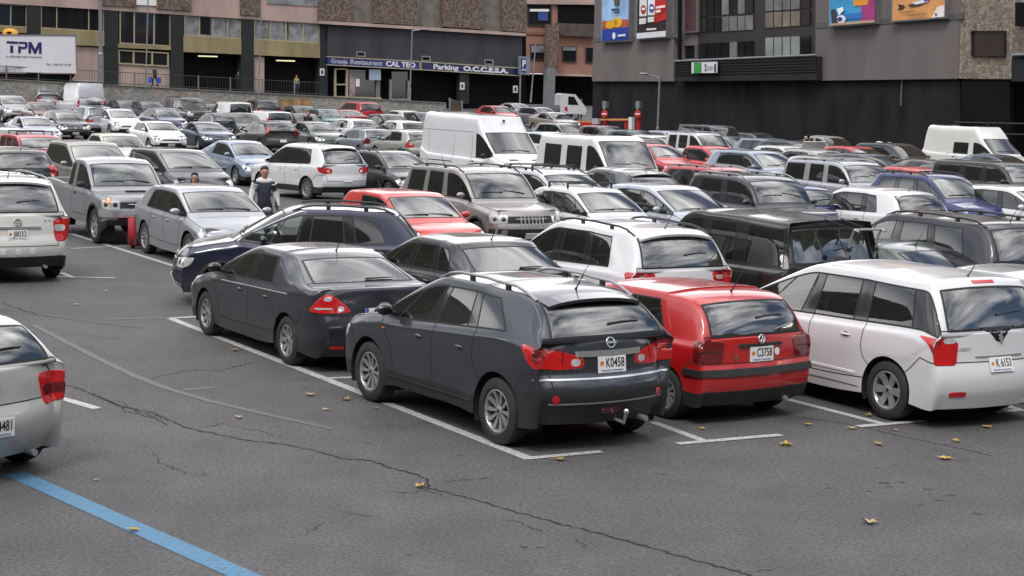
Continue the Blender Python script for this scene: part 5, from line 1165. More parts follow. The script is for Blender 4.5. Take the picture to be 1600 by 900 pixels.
def x_sedan(c):
    M_ = c['M']; d = c['decal']
    for s in (1, -1): c['sband']('waist_chrome', -.05, 2.15, .905, .925, .006, M_['chrome'], s, dz=-.06); 
    c['emblem']('oval', 0, .86, .05); c['wording']('badge', 'TDCi', .45, .90, .05, .16)
    for s in (1, -1): d('reflector', 14, (c['rend']+.2, .58), .33, [(-.10, -.02), (-.10, .02), (.10, .02), (.10, -.02)], M_['tail'], s=s)
def x_suv(c):
    M_ = c['M']; c['emblem']('ring', 0, .98, .05)
def x_vw(c): c['emblem']('vw', 0, .90, .05); c['emblem']('vw', 0, .60, .05, end=1)
def x_ml(c):
    M_ = c['M']; d = c['decal']; c['emblem']('star', 0, 1.06, .06); d('tailgate_bar', 0, (c['rend']+.2, 0), .97, [(-.42, -.02), (-.42, .02), (.42, .02), (.42, -.02)], M_['chrome'], lift=.018, sm=False)
    c['wording']('badge', 'ML 320 CDI', -.58, 1.08, .05, .22); 
    for y in (.25, .0, -.25): d('towing_cover', 0, (c['rend']+.2, y), .56, [(-.05, -.05), (-.05, .05), (.05, .05), (.05, -.05)], M_['white'])
def x_box(c):
    M_ = c['M']
    for s in (1, -1): c['sband']('side_stripe', -.75, 2.2, .80, .812, .006, M_['alloy'], s); 
    for s in (1, -1):
        mb = MB(); vs, fs = text_geo('4WD turbo 2800', .085, .001); k = .42/1.0
        for v in vs: p, n = c['side'](1.15-s*v.x*.62, .875+v.y, s); v.x, v.y, v.z = p.x, p.y+s*.006, p.z
        mb.add(vs, fs, M_['white']); c['addp']('side_lettering', mb.mesh('side_lettering'))
    # bicycle rack on the back door
    for y in (-.05, -.55):
        mb = MB(); r0 = c['rend']; mb.tube([(r0-.04, y, .95), (r0-.10, y, 1.25), (r0-.16, y, 1.62), (r0-.22, y, 1.74), (r0-.32, y, 1.72)], .017, M_['alloy'], 8)
        for z in (1.15, 1.3, 1.45): mb.box((r0-.13, y, z), (.06, .05, .05), M_['rubber'])
        c['addp']('rack_arm', mb.mesh('rack_arm', True))
    mb = MB(); r0 = c['rend']; mb.tube([(r0-.22, -.05, 1.74), (r0-.22, -.55, 1.74)], .017, M_['alloy'], 8); c['addp']('rack_crossbar', mb.mesh('rack_crossbar', True))
    for a_, b_ in (((-.22, -.05, 1.74), (.02, .3, 1.88)), ((-.22, -.3, 1.74), (.02, .0, 1.88)), ((-.10, -.05, 1.2), (-.10, -.55, 1.2))): mb = MB(); mb.tube([(r0+a_[0], a_[1], a_[2]), (r0+b_[0], b_[1], b_[2])], .010, M_['rubber'], 6); c['addp']('strap', mb.mesh('strap'))
    mb = MB(); mb.lathe([(0, -.12), (.26, -.12), (.33, -.09), (.345, -.02), (.33, .04), (.2, .05)], M_['tyre'], 36, 'x', (r0-.10, .12, 1.02)); c['addp']('spare_wheel', mb.mesh('spare_wheel', True))
    for s in (1, -1):
        for wx in (0, c['P']['wb']):
            mb = MB(); R = c['P']['r']+.075; vs = []
            for t in range(-10, 195, 8):
                a = R_(t)
                for rr, l in ((R-.005, 0), (R-.002, .055), (R+.05, .05), (R+.065, 0)):
                    p, n = c['side'](wx+rr*math.cos(a), max(.36, c['P']['r']+rr*math.sin(a)), s); vs.append((wx+rr*math.cos(a), s*(c['half']*.985+l), c['P']['r']+rr*math.sin(a)))
            K = len(vs)//4; mb.add(vs, [(4*i+j, 4*i+j+1, 4*i+5+j, 4*i+4+j) for i in range(K-1) for j in range(3)], M_['plastic']); c['addp']('wheel_arch_trim', mb.mesh('wheel_arch_trim', True))
def x_pick(c):
    M_ = c['M']; x_arch(c); c['band']('chrome_bumper', -62, 62, .60, .76, .035, M_['chrome'], c['fend']-.9, end=1)
    for s in (1, -1): c['decal']('indicator', 60, (c['fend']-.2, .75), .92, [(-.09, -.07), (-.09, .07), (.06, .07), (.06, -.07)], M_['orange'], s=s, end=1)
    mb = MB(); mb.box((c['fend']-.75, 0, c['top'](c['fend']-.75, 0).z+.012), (.12, .42, .03), M_['plastic']); c['addp']('bonnet_scoop', mb.mesh('bonnet_scoop'))
def x_arch(c):
    M_ = c['M']
    for s in (1, -1):
        for wx in (0, c['P']['wb']):
            mb = MB(); R = c['P']['r']+c['P']['ar']; vs = []
            for t in range(-14, 199, 8):
                a = R_(t)
                for rr, l in ((R-.01, -.03), (R-.004, .025), (R+.04, .022), (R+.055, -.03)): vs.append((wx+rr*math.cos(a), s*(c['half']*.985+l), c['P']['r']+rr*math.sin(a)))
            K = len(vs)//4; mb.add(vs, [(4*i+j, 4*i+j+1, 4*i+5+j, 4*i+4+j) for i in range(K-1) for j in range(3)], M_['plastic']); c['addp']('wheel_arch_trim', mb.mesh('wheel_arch_trim', True))
def x_terracan(c):
    M_ = c['M']; x_arch(c)
    for k in range(7):
        y = (k-3)*.09; mb = MB(); a, n = c['back'](y, .66, 1); b, n = c['back'](y, .86, 1); mb.tube([a+Vector((.012, 0, 0)), b+Vector((.012, 0, 0))], .016, M_['chrome'], 6); c['addp']('grille_bar', mb.mesh('grille_bar'))
    c['band']('lower_cladding', -100, 100, .36, .60, .012, M_['plastic'], c['fend']-1.0, end=1)
    for s in (1, -1): c['sband']('lower_cladding', .42, 2.2, .36, .66, .012, M_['plastic'], s)
def x_sx4(c):
    M_ = c['M']; x_arch(c); c['emblem']('ess', 0, .80, .07, end=1); c['band']('skid_plate', -45, 45, .27, .33, .02, M_['alloy'], c['fend']-1.0, end=1)
def x_roofvan(c):
    M_ = c['M']
    for s in (1, -1):
        c['sband']('side_rail', -.45, 1.1, 1.02, 1.05, .01, M_['seam'], s); c['sband']('rub_strip', -.5, 3.0, .62, .70, .014, M_['plastic'], s)
        c['sband']('panel_crease', -1.1, 2.4, 2.06, 2.085, .004, M_['alloy'], s)
        for a in (2.35, 1.15, -.55):
            mb = MB(); vs = []
            for i in range(9):
                for dx, l in ((-.006, .003), (.006, .003)): p, n = c['side'](a+dx, lerp(.60, 2.0, i/8), s); vs.append(p+Vector((0, s*l, 0)))
            mb.add(vs, [(2*i, 2*i+1, 2*i+3, 2*i+2) for i in range(8)], M_['seam']); c['addp']('door_seam', mb.mesh('door_seam'))
    for y in (-.42, .42): c['decal']('bonnet_vent', 0, (c['fend']-.1, y), 1.22, [(-.16, -.015), (-.16, .015), (.16, .015), (.16, -.015)], M_['seam'], end=1, sm=False)
    mb = MB(); p = c['top'](c['fend']-2.0, 0); mb.ell(p+Vector((.12, 0, .0)), (.05, .05, .05), M_['plastic']); c['addp']('roof_lamp', mb.mesh('roof_lamp', True))
def x_minibus(c):
    M_ = c['M']
    for s in (1, -1):
        c['sband']('side_rail', -.9, .55, 1.12, 1.15, .01, M_['seam'], s)
        c['decal']('flower_sticker', 90, (1.45, .9), .98, [(.20*math.cos(t*.524)*(1 if t % 2 else .6), .20*math.sin(t*.524)*(1 if t % 2 else .6)) for t in range(12)], mat('orange_sticker', (.45, .16, .05), .5, vary=.5, scale=12), s=s, sm=False, lift=.006)
        for a in (1.95, 1.0, -.35):
            mb = MB(); vs = []
            for i in range(9):
                for dx, l in ((-.007, .003), (.007, .003)): p, n = c['side'](a+dx, lerp(.50, 1.15, i/8), s); vs.append(p+Vector((0, s*l, 0)))
            mb.add(vs, [(2*i, 2*i+1, 2*i+3, 2*i+2) for i in range(8)], M_['seam']); c['addp']('door_seam', mb.mesh('door_seam'))
def x_ladder(c):
    M_ = c['M']; mb = MB(); H = c['H']+.12
    for y in (-.5, .1): mb.tube([(-1.2, y, H), (2.2, y, H)], .03, M_['alloy'], 6)
    for k in range(9): mb.tube([(-1.1+k*.4, -.5, H), (-1.1+k*.4, .1, H)], .02, M_['alloy'], 6)
    for x in (-.9, 1.6): mb.box((x, 0, H-.07), (.05, 1.5, .06), M_['plastic'])
    c['addp']('roof_rack', mb.mesh('roof_rack'))
# ------------------------------------------------------------------ the cars
A_, T_ = 120.5, -59.5
def car(arch, u, v, dh, col, label, metal=.25, lod=1, cat='car', name='parked_car', group='cars parked in rows', base='A', sc=(1, 1, 1), **o):
    v += -7 if (225 < v < 345 and u > 680) else -3
    if sc == (1, 1, 1) and lod > 0:
        rg = random.Random(label); sc = (rg.uniform(.95, 1.03), rg.uniform(.98, 1.02), rg.uniform(.97, 1.035)); dh += rg.uniform(-1.8, 1.8)
    h = (A_ if base == 'A' else T_)+dh
    return put_car(name, arch, roofpos(arch, u, v, h, o.get('P'), sc), h, paint(col, metal), label, cat, group, lod, sc, **o)
def hero(arch, x, y, h, col, label, metal=.25, cat='car', name='parked_car', **o):
    return put_car(name, arch, (x, y, 0), h, paint(col, metal), label, cat, 'cars parked in rows', 0, (1, 1, 1), **o)
PR = dict(darkbump=True)
hero('crossover', .59, 17.55, 124.0, '383a43', 'dark blue grey crossover with silver roof rails and plate K0458, nearest car in the middle', .5, plate='K0458', rails='s', wheel='ten', extra=x_crossover, P=PR, pz=.885, spoiler=.16, mirror='paint')
hero('hatch3', 2.37, 19.22, 125.5, 'b00d10', 'bright red old hatchback with smoked tail lights and black bumper strip, plate C3758', .0, plate='C3758', wheel='cover12', extra=x_hatch3, pz=.765, mirror='plastic', handle='plastic')
hero('mpv', 4.99, 19.50, 120.6, 'e6e6ea', 'white people carrier with long side windows and plate K6153 at the right edge', .0, plate='K 6153', wheel='six', extra=x_mpv, pz=.705)
hero('sedan', -2.10, 22.05, 121.6, '2a2c36', 'charcoal saloon with red triangular tail lights, left of the blue grey crossover', .5, plate='028', eu=True, wheel='cover7', extra=x_sedan, pz=.77, P=dict(rearm='glass'), norw=False)
hero('hatch', -5.02, 15.15, 142, 'bdbbb8', 'silver beige hatchback cut off by the left edge near the blue line, plate ending 481', .3, plate='G 4481', wheel='five', extra=x_vw, P=dict(tl=(40, .58, [(-.13, -.15), (-.15, .14), (.0, .15), (.14, .14), (.15, -.12)], 'tail', ((0, -.01, .12, .05, 'taildark'),)), H=1.44, valance=False), pz=.52, antenna=False)
car('suv', -12, 273, 1, 'e9e8e4', 'white off-roader seen from behind at the left edge, plate J8033', .0, 0, plate='J8033', wheel='five', extra=x_ml, P=dict(L=4.75, W=1.92, H=1.80, plastic=False, hz1=1.16, bz0=1.12, bz1=1.18, zgb=1.18, zt=1.14, xrr=4.30, xgb=4.58, wb=2.9, bx=2.3, xb=(1.5, 2.25, 2.35, 3.2, 3.26, 4.0), xt=(1.85, 2.3, 2.4, 3.1, 3.16, 3.85), tl=(42, .66, [(-.13, -.2), (-.12, .16), (.0, .2), (.17, .2), (.15, -.12), (.05, -.21)], 'tail', ((-.02, .03, .09, .06, 'lens'),))), rails='s', pz=.85, spoiler=.1)
car('suv', 535, 322, 66, '101833', 'blue compact crossover with black roof rails facing left behind the charcoal saloon', .45, 0, plate='B 2717', wheel='seven', rails='b', extra=x_sx4, P=dict(L=4.15, W=1.75, H=1.60, wb=2.5, fo=.86, r=.325, xrr=3.6, xgb=3.98, bx=2.1, xb=(1.55, 2.02, 2.16, 2.80, 2.90, 3.45), xt=(1.85, 2.12, 2.24, 2.76, 2.86, 3.25), gc=.22, glass={8: 'c', 10: 'p', 12: 'p'}, th=.78, bz0=1.0, bz1=1.04, zgb=1.04, zt=1.0))
car('hatch', 740, 369, 0, '1b1c21', 'black hatchback with rounded roof between the charcoal saloon and the white crossover', .35, 0, wheel='five', P=dict(xrr=3.35, xgb=3.95, H=1.43), extra=x_vw)
car('suv', 985, 349, .5, 'e6e6ea', 'white crossover with black roof rails and large rear window behind the red hatchback', .0, 0, wheel='five', rails='b', extra=x_suv, spoiler=.12, P=dict(glass={8: 'c', 10: 'c', 12: 'c'}))
car('boxsuv', 1208, 337, 0, '131416', 'boxy black off-roader with a silver bicycle rack on its back door', .3, 0, wheel='five', extra=x_box, antenna=False, P=dict(rearm='privacy', glass={8: 'c', 10: 'p', 12: 'p'}, L=4.35, xrr=4.05, xgb=4.24, zgb=1.2, tl=(35, .30, [(-.12, -.07), (-.12, .07), (.12, .07), (.12, -.07)], 'tail')))
car('sedan', 1392, 377, 0, '2c3634', 'dark green saloon behind the white people carrier, beside the bicycle rack', .3, 0, wheel='cover7', P=dict(W=1.70, L=4.4, H=1.38, glass={8: 'c', 10: 'c'}))
car('suv', 1508, 342, 0, '191a24', 'dark navy large crossover with red and white tail light at the right edge', .4, 0, wheel='five', rails='b', P=dict(L=4.68, W=1.89, H=1.75, wb=2.7, xrr=4.2, xgb=4.52, xb=(1.5, 2.25, 2.35, 3.15, 3.2, 3.95), xt=(1.85, 2.3, 2.4, 3.05, 3.1, 3.75), rearm='privacy', glass={8: 'c', 10: 'p', 12: 'p'}), extra=x_arch)
hero('hatch', 6.95, 21.25, 120.5, '8d9096', 'grey car roof just showing at the right edge behind the white people carrier', .4, antenna=False)
car('hatch', 1385, 299, 0, 'e9e9ec', 'white five-door hatchback with a red tail light, in front of the blue estate', .0, 1, wheel='five', extra=x_vw, spoiler=.06)
car('estate', 1440, 275, 0, '1b2360', 'royal blue estate with black roof rails behind the white five-door hatchback', .3, base='T', rails='b', P=dict(H=1.66, r=.34, gc=.24, bz0=1.04, bz1=1.08, hz0=.84, hz1=1.08, zgb=1.08, zt=1.05, L=4.5, xrr=4.0, xgb=4.32, xb=(1.5, 2.2, 2.3, 3.05, 3.1, 3.9), xt=(1.9, 2.3, 2.38, 3.0, 3.06, 3.75)))
car('hatch', 1570, 294, 0, 'e2e2e4', 'white hatchback with black roof right of the royal blue estate', .0, base='T')
car('boxsuv', 1305, 255, 0, 'a7a9b0', 'silver off-roader with three dark side windows above the white five-door hatchback', .5, base='T', P=dict(H=1.78, gc=.28, r=.35, W=1.82, xrr=4.1, xgb=4.35, plastic=True), extra=x_arch, rails='s')
car('boxsuv', 1165, 277, 0, '2b2c33', 'dark grey three-door off-roader behind the boxy black one, reflections on its windscreen', .4, base='T', P=dict(L=4.2, H=1.80, bx=2.3, r=.35, gc=.28, glass={8: 'c', 10: 'p'}, xrr=3.85, xgb=4.1, xb=(1.42, 2.4, 2.5, 3.5, 3.6, 3.8), xt=(1.62, 2.4, 2.5, 3.4, 3.5, 3.7), doors4=False), rails='s')
car('hatch', 1025, 292, 0, 'a9adba', 'silver blue hatchback with a steep windscreen behind the white crossover', .4, base='T', P=dict(H=1.50, xc=.95, xrf=1.8))
car('hatch', 905, 296, 0, 'd5d7da', 'small white hatchback with black roof bars between the beige off-roader and the white crossover', .05, base='T', bars=True, sc=(.92, .95, .98), mirror='plastic')
car('boxsuv', 728, 264, 0, '9a9594', 'silver beige off-roader with a vertical chrome grille and grey lower panels', .5, 0, base='T', P=dict(L=4.71, W=1.86, H=1.79, wb=2.75, gc=.28, r=.36, xrf=1.75, bx=2.5, hz0=.95, hz1=1.14, cbF=.16, fr=(.14, .03, 0, .04, .07, .14), xb=(1.5, 2.35, 2.45, 3.3, 3.38, 4.25), xt=(1.75, 2.4, 2.5, 3.25, 3.33, 4.15), xrr=4.3, xgb=4.58, glass={8: 'p', 10: 'p', 12: 'p'}), rails='b', extra=x_terracan, handle='chrome')
car('hatch3', 618, 297, 0, 'c02a26', 'red hatchback facing the camera between the blue crossover and the beige off-roader', .0, 0, base='T', P=dict(doors4=True, bx=2.1, xb=(1.42, 2.08, 2.18, 2.85, 2.95, 3.35), xt=(1.78, 2.16, 2.26, 2.80, 2.90, 3.2), glass={8: 'c', 10: 'c'}), extra=x_vw)
car('suv', 845, 268, 0, 'b9bcc0', 'silver compact off-roader with black raised roof rails behind the beige off-roader', .4, base='T', rails='b', bars=True, P=dict(L=4.0, W=1.72, H=1.66))
car('crossover', 985, 268, -4, '3d4042', 'dark grey crossover with pale reflections in its rear window, in front of the white minibus', .4, spoiler=.14, P=PR)
car('estate', 1105, 264, 0, 'a2222e', 'red estate roof with silver rails showing behind the grey three-door off-roader', .2, base='T', rails='s', P=dict(H=1.52))
car('hatch', 1226, 292, 0, '2c3070', 'violet blue hatchback half hidden right of the grey three-door off-roader', .5)
car('suv', 1170, 239, 0, '8e99a8', 'blue grey estate-shaped crossover with black window line beyond the red roof', .5, base='T', P=dict(H=1.66))
car('hatch', 1108, 233, 0, 'c41f20', 'small bright red city car left of the blue grey crossover', .0, base='T', P=dict(H=1.52, xrr=3.3, xgb=3.75))
car('smallvan', 1085, 208, 0, 'd9dbdf', 'small white family van with black side windows near the charcoal wall', .1, base='T', rails='s', P=dict(H=1.74))
car('boxsuv', 1105, 196, 0, '31373c', 'dark slate off-roader against the charcoal wall behind the white family van', .3, base='T', lod=2)
car('hatch', 1020, 212, 0, 'e4e6e8', 'white hatchback with a dark windscreen right of the white minibus', .0, base='T', P=dict(L=4.0))
car('hatch', 1012, 229, 0, 'b01c24', 'dark red car front showing beside the white minibus', .1, base='T')
car('minibus', 925, 212, 0, 'e4e4e6', 'white minibus with orange flower sticker beside the tall white delivery van', .0, base='T', cat='minibus', name='minibus', extra=x_minibus, mirror='plastic', handle='plastic', antenna=False)
car('van', 742, 178, 0, 'e8e9ee', 'tall white delivery van with windowless sides in the middle of the lot', .0, base='T', cat='van', name='delivery_van', extra=x_roofvan, mirror='plastic', handle='plastic', antenna=False, group='white vans')
car('hatch', 1000, 216, 0, '17181a', 'black hatchback squeezed between the white minibus and white hatchback', .2, lod=2)
car('sedan', 1138, 214, 0, '59616c', 'slate blue saloon in front of the dark slate off-roader', .4, base='T', lod=2)
car('hatch', 1172, 208, 0, '101113', 'black car hardly visible against the charcoal wall', .2, base='T', lod=2)
car('estate', 1196, 217, 0, '7c8494', 'silver blue estate near the charcoal wall', .5, base='T')
car('suv', 1232, 220, 0, '15171b', 'black crossover with a bright mirror by the charcoal wall', .2, base='T', lod=2, mirror='chrome')
car('pickup', 1293, 214, 180, '8b8a86', 'grey beige open pickup with a white roll bar by the charcoal wall', .3, base='A', lod=2, cat='pickup', name='pickup_truck', sc=(.9, .95, 1))
PB = car('hatch', 1222, 232, 0, 'bfc2be', 'pale car with its bonnet raised beside the bending man', .1, base='T', lod=2)
car('hatch', 1272, 238, 0, 'a5a8a4', 'grey green hatchback above the silver off-roader', .3, lod=2, spoiler=.05)
car('sedan', 1275, 248, 0, '9ea19a', 'pale silver saloon directly behind the silver off-roader', .4, base='T')
car('hatch', 1326, 233, 0, 'b32530', 'crimson car with a bright windscreen in front of the open pickup', .1, base='T')
car('hatch', 1322, 250, 0, '6a6d6a', 'dull grey car roof between the crimson car and silver off-roader', .3, base='T', lod=2)
car('sedan', 1452, 254, 0, '3a3e44', 'graphite saloon between the covered car and the white high-roof van', .4, base='T')
car('coupe', 1385, 252, 0, '14151a', 'black soft-top car with pale side glass below the white cloth', .2, base='T')
car('hatch', 1432, 266, 0, 'b8343a', 'light red hatchback behind the royal blue estate', .0, P=dict(H=1.45))
car('boxsuv', 1540, 256, 0, '26272c', 'big black off-roader with a light windscreen at the right edge', .4, base='T', P=dict(H=1.78, gc=.28, r=.36))
car('sedan', 1550, 246, 0, '2b3f50', 'teal blue arched roof in front of the high-roof van', .4, base='T')
car('minibus', 1512, 199, 0, 'cfcecb', 'old white high-roof van with dark side windows against the charcoal wall', .0, base='T', cat='van', name='delivery_van', group='white vans', mirror='plastic', handle='plastic', antenna=False, P=dict(H=2.42, zwt=1.72, rz=(1.95, 2.40, 2.42, 2.42, 2.42, 2.40, 2.34), glass={8: 'c', 10: 'p'}))
car('hatch', 1598, 262, 0, 'd8d8da', 'white car cut off by the right edge below the high-roof van', .0, base='T')
# left half and the back
car('pickup', 176, 248, 0, '95959b', 'silver king-cab pickup with chrome bumper and black wheel arches', .5, 1, base='T', cat='pickup', name='pickup_truck', group='pickups', extra=x_pick, mirror='plastic', handle='plastic', wheel='six', P=dict(H=1.74))
car('hatch', 307, 289, 0, 'a3a5ab', 'silver blue hatchback beside the red suitcase, left of the blue crossover', .5, 0, base='T', wheel='ten', P=dict(L=4.31, W=1.77, H=1.46, r=.325, hz1=.99, tl=None))
car('sedan', 372, 220, 0, '8694a8', 'light blue saloon parked left of the white crossover', .45, 1, base='T', P=dict(L=4.46, W=1.75, H=1.45, wb=2.6))
car('suv', 500, 226, 10, 'e6e8ec', 'white crossover with red wrap tail lights behind the standing man', .0, 1, wheel='ten', spoiler=.14, P=dict(H=1.70, glass={8: 'c', 10: 'p', 12: 'p'}, xrr=3.9, tl=(42, .68, [(-.22, -.07), (-.22, .05), (0, .11), (.26, .12), (.20, -.02), (.0, -.10)], 'tail', ((-.1, -.01, .05, .04, 'lens'),))))
car('estate', 597, 235, 0, '202226', 'black estate with chrome grille right of the white crossover', .35, 1, base='T', rails='b')
car('mpv', 262, 232, 0, '44424a', 'dark plum compact people carrier behind the silver pickup', .45, 1, base='T', P=dict(L=4.47, H=1.60))
car('mpv', 130, 221, 0, '8c877f', 'bronze grey people carrier left of the plum one, behind the pickup bed', .45, 1, base='T', P=dict(H=1.66))
car('estate', 18, 232, 0, '2a2f30', 'dark green estate seen from behind above the white off-roader', .3, 1, P=dict(H=1.60, zgb=1.1, zt=1.05, bz1=1.08, bz0=1.0))
car('smallvan', 47, 210, 0, 'b3162e', 'small cherry red car with roof bars near the left edge', .1, 1, base='T', bars=True, P=dict(H=1.60, L=3.8))
car('hatch', 178, 209, 0, 'bdbcae', 'pale greenish cream hatchback behind the bronze people carrier', .3, 1, base='T', P=dict(xrr=3.35, xgb=3.9))
car('hatch', 240, 190, 0, 'eceef0', 'bright white executive hatchback with a dark grille, third row on the left', .0, 1, base='T', P=dict(H=1.43))
car('coupe', 318, 191, 0, '27374f', 'dark blue coupe right of the bright white hatchback', .4, 1, base='T')
car('estate', 425, 190, 0, '53514f', 'brown grey estate seen from behind, left of the red-haired woman', .4, 1, P=dict(L=4.5))
car('hatch', 345, 177, 0, '2c3a42', 'dark teal hatchback with one glowing red tail light above the light blue saloon', .4, 1)
car('boxsuv', 288, 153, 0, '352c2c', 'dark maroon off-roader with roof rails in front of the terrace wall', .3, base='T', rails='b', lod=2)
car('hatch', 250, 169, 0, '2e3452', 'navy hatchback behind the bright white executive hatchback', .4, base='T')
car('hatch', 180, 171, 0, 'e6e8ea', 'white city car with round headlights right of the silver one with a roof box', .0, base='T', P=dict(L=3.9, H=1.47, xc=.95))
car('hatch', 148, 166, 0, 'a6abb6', 'silver family car with a grey roof box seen from behind', .5, box=True, P=dict(H=1.58))
car('hatch', 97, 173, 0, '34343a', 'charcoal hatchback with a white front badge in the third row', .4, base='T', extra=x_vw)
car('sedan', 48, 183, 0, '9ea0ae', 'silver lilac saloon with curved roof above the cherry red car', .4, base='T')
car('suv', 12, 150, 0, 'a4a6ac', 'silver off-roader at the left edge below the trailer', .4, base='T')
car('hatch', 70, 140, 0, 'b5b8bd', 'silver hatchback with red corner lights under the trailer', .4, lod=1, P=dict(L=4.0))
car('hatch', 62, 160, 0, '5c2f30', 'dull red car with a pale windscreen below the silver hatchback', .2, base='T', lod=2)
car('van', 130, 130, 0, 'd3d6dd', 'white high van with a ladder rack seen from behind on the far left', .0, 1, cat='van', name='delivery_van', group='white vans', mirror='plastic', antenna=False, extra=x_ladder, P=dict(L=5.2, H=2.45, rz=(2.05, 2.36, 2.40, 2.42, 2.42, 2.42, 2.36), xrr=5.0, xgb=5.12, wb=3.1, xb=(1.42, 2.10, 2.22, 3.0, 3.2, 4.6), xt=(1.72, 2.10, 2.22, 3.0, 3.2, 4.6)))
car('smallvan', 365, 160, 0, 'dfe0e4', 'small white panel van near the terrace wall, left of two', .0, cat='van', name='delivery_van', group='white vans', lod=2, P=dict(glass={8: 'c'}))
car('smallvan', 424, 174, 0, 'e2e3e6', 'small white panel van in front of the other, right of two', .0, cat='van', name='delivery_van', group='white vans', lod=2, P=dict(glass={8: 'c'}, H=1.62))
car('suv', 411, 157, 0, '26262c', 'black off-roader against the terrace wall right of the white panel vans', .3, lod=2)
car('hatch', 466, 166, 0, '30312f', 'dark olive car below the orange mural', .3, base='T', lod=2)
car('hatch', 505, 171, 0, '25555a', 'teal hatchback below the right end of the orange mural', .4, base='T', lod=1)
car('hatch', 468, 178, 0, '1f2324', 'black car in front of the dark olive one', .3, base='T', lod=2)
car('suv', 566, 160, 0, 'a81a26', 'red off-roader seen from behind below the restaurant door', .1, lod=2)
car('sedan', 540, 172, 0, '8e1c26', 'dark red saloon roof in front of the red off-roader', .2, lod=2)
car('hatch', 556, 186, 0, 'e6e7ea', 'white hatchback with a dark rear window left of the tall delivery van', .0, lod=1)
car('hatch3', 578, 201, 0, '8b8e99', 'lilac grey three-door hatchback right of the red-haired woman', .4, lod=1)
car('hatch', 642, 204, 0, 'a9aba4', 'pale olive silver hatchback half hidden by the tall delivery van', .4, lod=1)
car('hatch', 632, 189, 0, 'e4e5e8', 'small white hatchback with a red light just left of the tall van', .0, lod=2)
car('hatch', 602, 179, 0, '39413e', 'dark green grey car behind the white hatchback', .3, base='T', lod=2)
car('hatch', 634, 173, 0, 'b5b8b8', 'car with dark rear window near the blue part of the terrace wall', .2, lod=2)
car('sedan', 488, 191, 0, '4b534e', 'moss grey saloon standing behind the red-haired woman', .4, base='T', lod=1)
car('hatch', 374, 177, 0, '33353a', 'dark grey car behind the brown grey estate', .3, base='T', lod=2)
car('sedan', 803, 162, 0, '8f92a0', 'silver grey saloon with roof frame near the garage entrance', .4, base='T', lod=1)
car('hatch', 772, 166, 0, 'a01c1c', 'red car tail at the garage entrance', .1, base='T', lod=2)
car('sedan', 862, 176, 0, '8a847c', 'beige grey saloon in front of the flatbed truck', .4, base='T', lod=1)
car('estate', 836, 168, 0, '7f8490', 'grey estate roof between the silver grey and beige grey saloons', .4, base='T', lod=2)
car('estate', 872, 193, 0, '6f7274', 'mid grey estate roof above the white minibus', .4, base='T', lod=2)
car('hatch', 938, 197, 0, '5a3a3c', 'dull maroon car roof above the white minibus', .3, base='T', lod=2)
car('hatch', 985, 204, 0, '33474a', 'dark teal car roof right of the maroon one', .3, base='T', lod=2)
car('hatch', 852, 207, 0, 'b9c6cc', 'pale blue grey car between the delivery van and the minibus', .3, base='T', lod=2)
car('hatch', 1040, 205, 0, '8f93a4', 'lilac silver hatchback left of the white family van', .4, base='T', lod=2)
for u, v, c, lb_ in ((192, 157, '1c2030', 'midnight blue car low against the terrace wall'), (228, 159, '191c26', 'black car beside the midnight blue one at the terrace wall'), (320, 163, '2c2c30', 'anthracite car between the maroon off-roader and a white panel van'), (5, 200, 'dcdcda', 'white car cut off by the left edge behind the cherry red one'), (655, 176, '1d1f26', 'black car with roof box shape behind the tall van'), (1345, 244, '3a3c40', 'smoke grey car in front of the covered car'), (1490, 262, '4a4f50', 'greenish grey car left of the big black off-roader')):
    car('hatch', u, v, 0, c, lb_, .3, base='T', lod=2)
# car under a white cloth by the wall
c_ = car('suv', 1385, 228, 0, '17181c', 'black off-roader half covered by a white cloth at the charcoal wall', .2, base='T', lod=2)
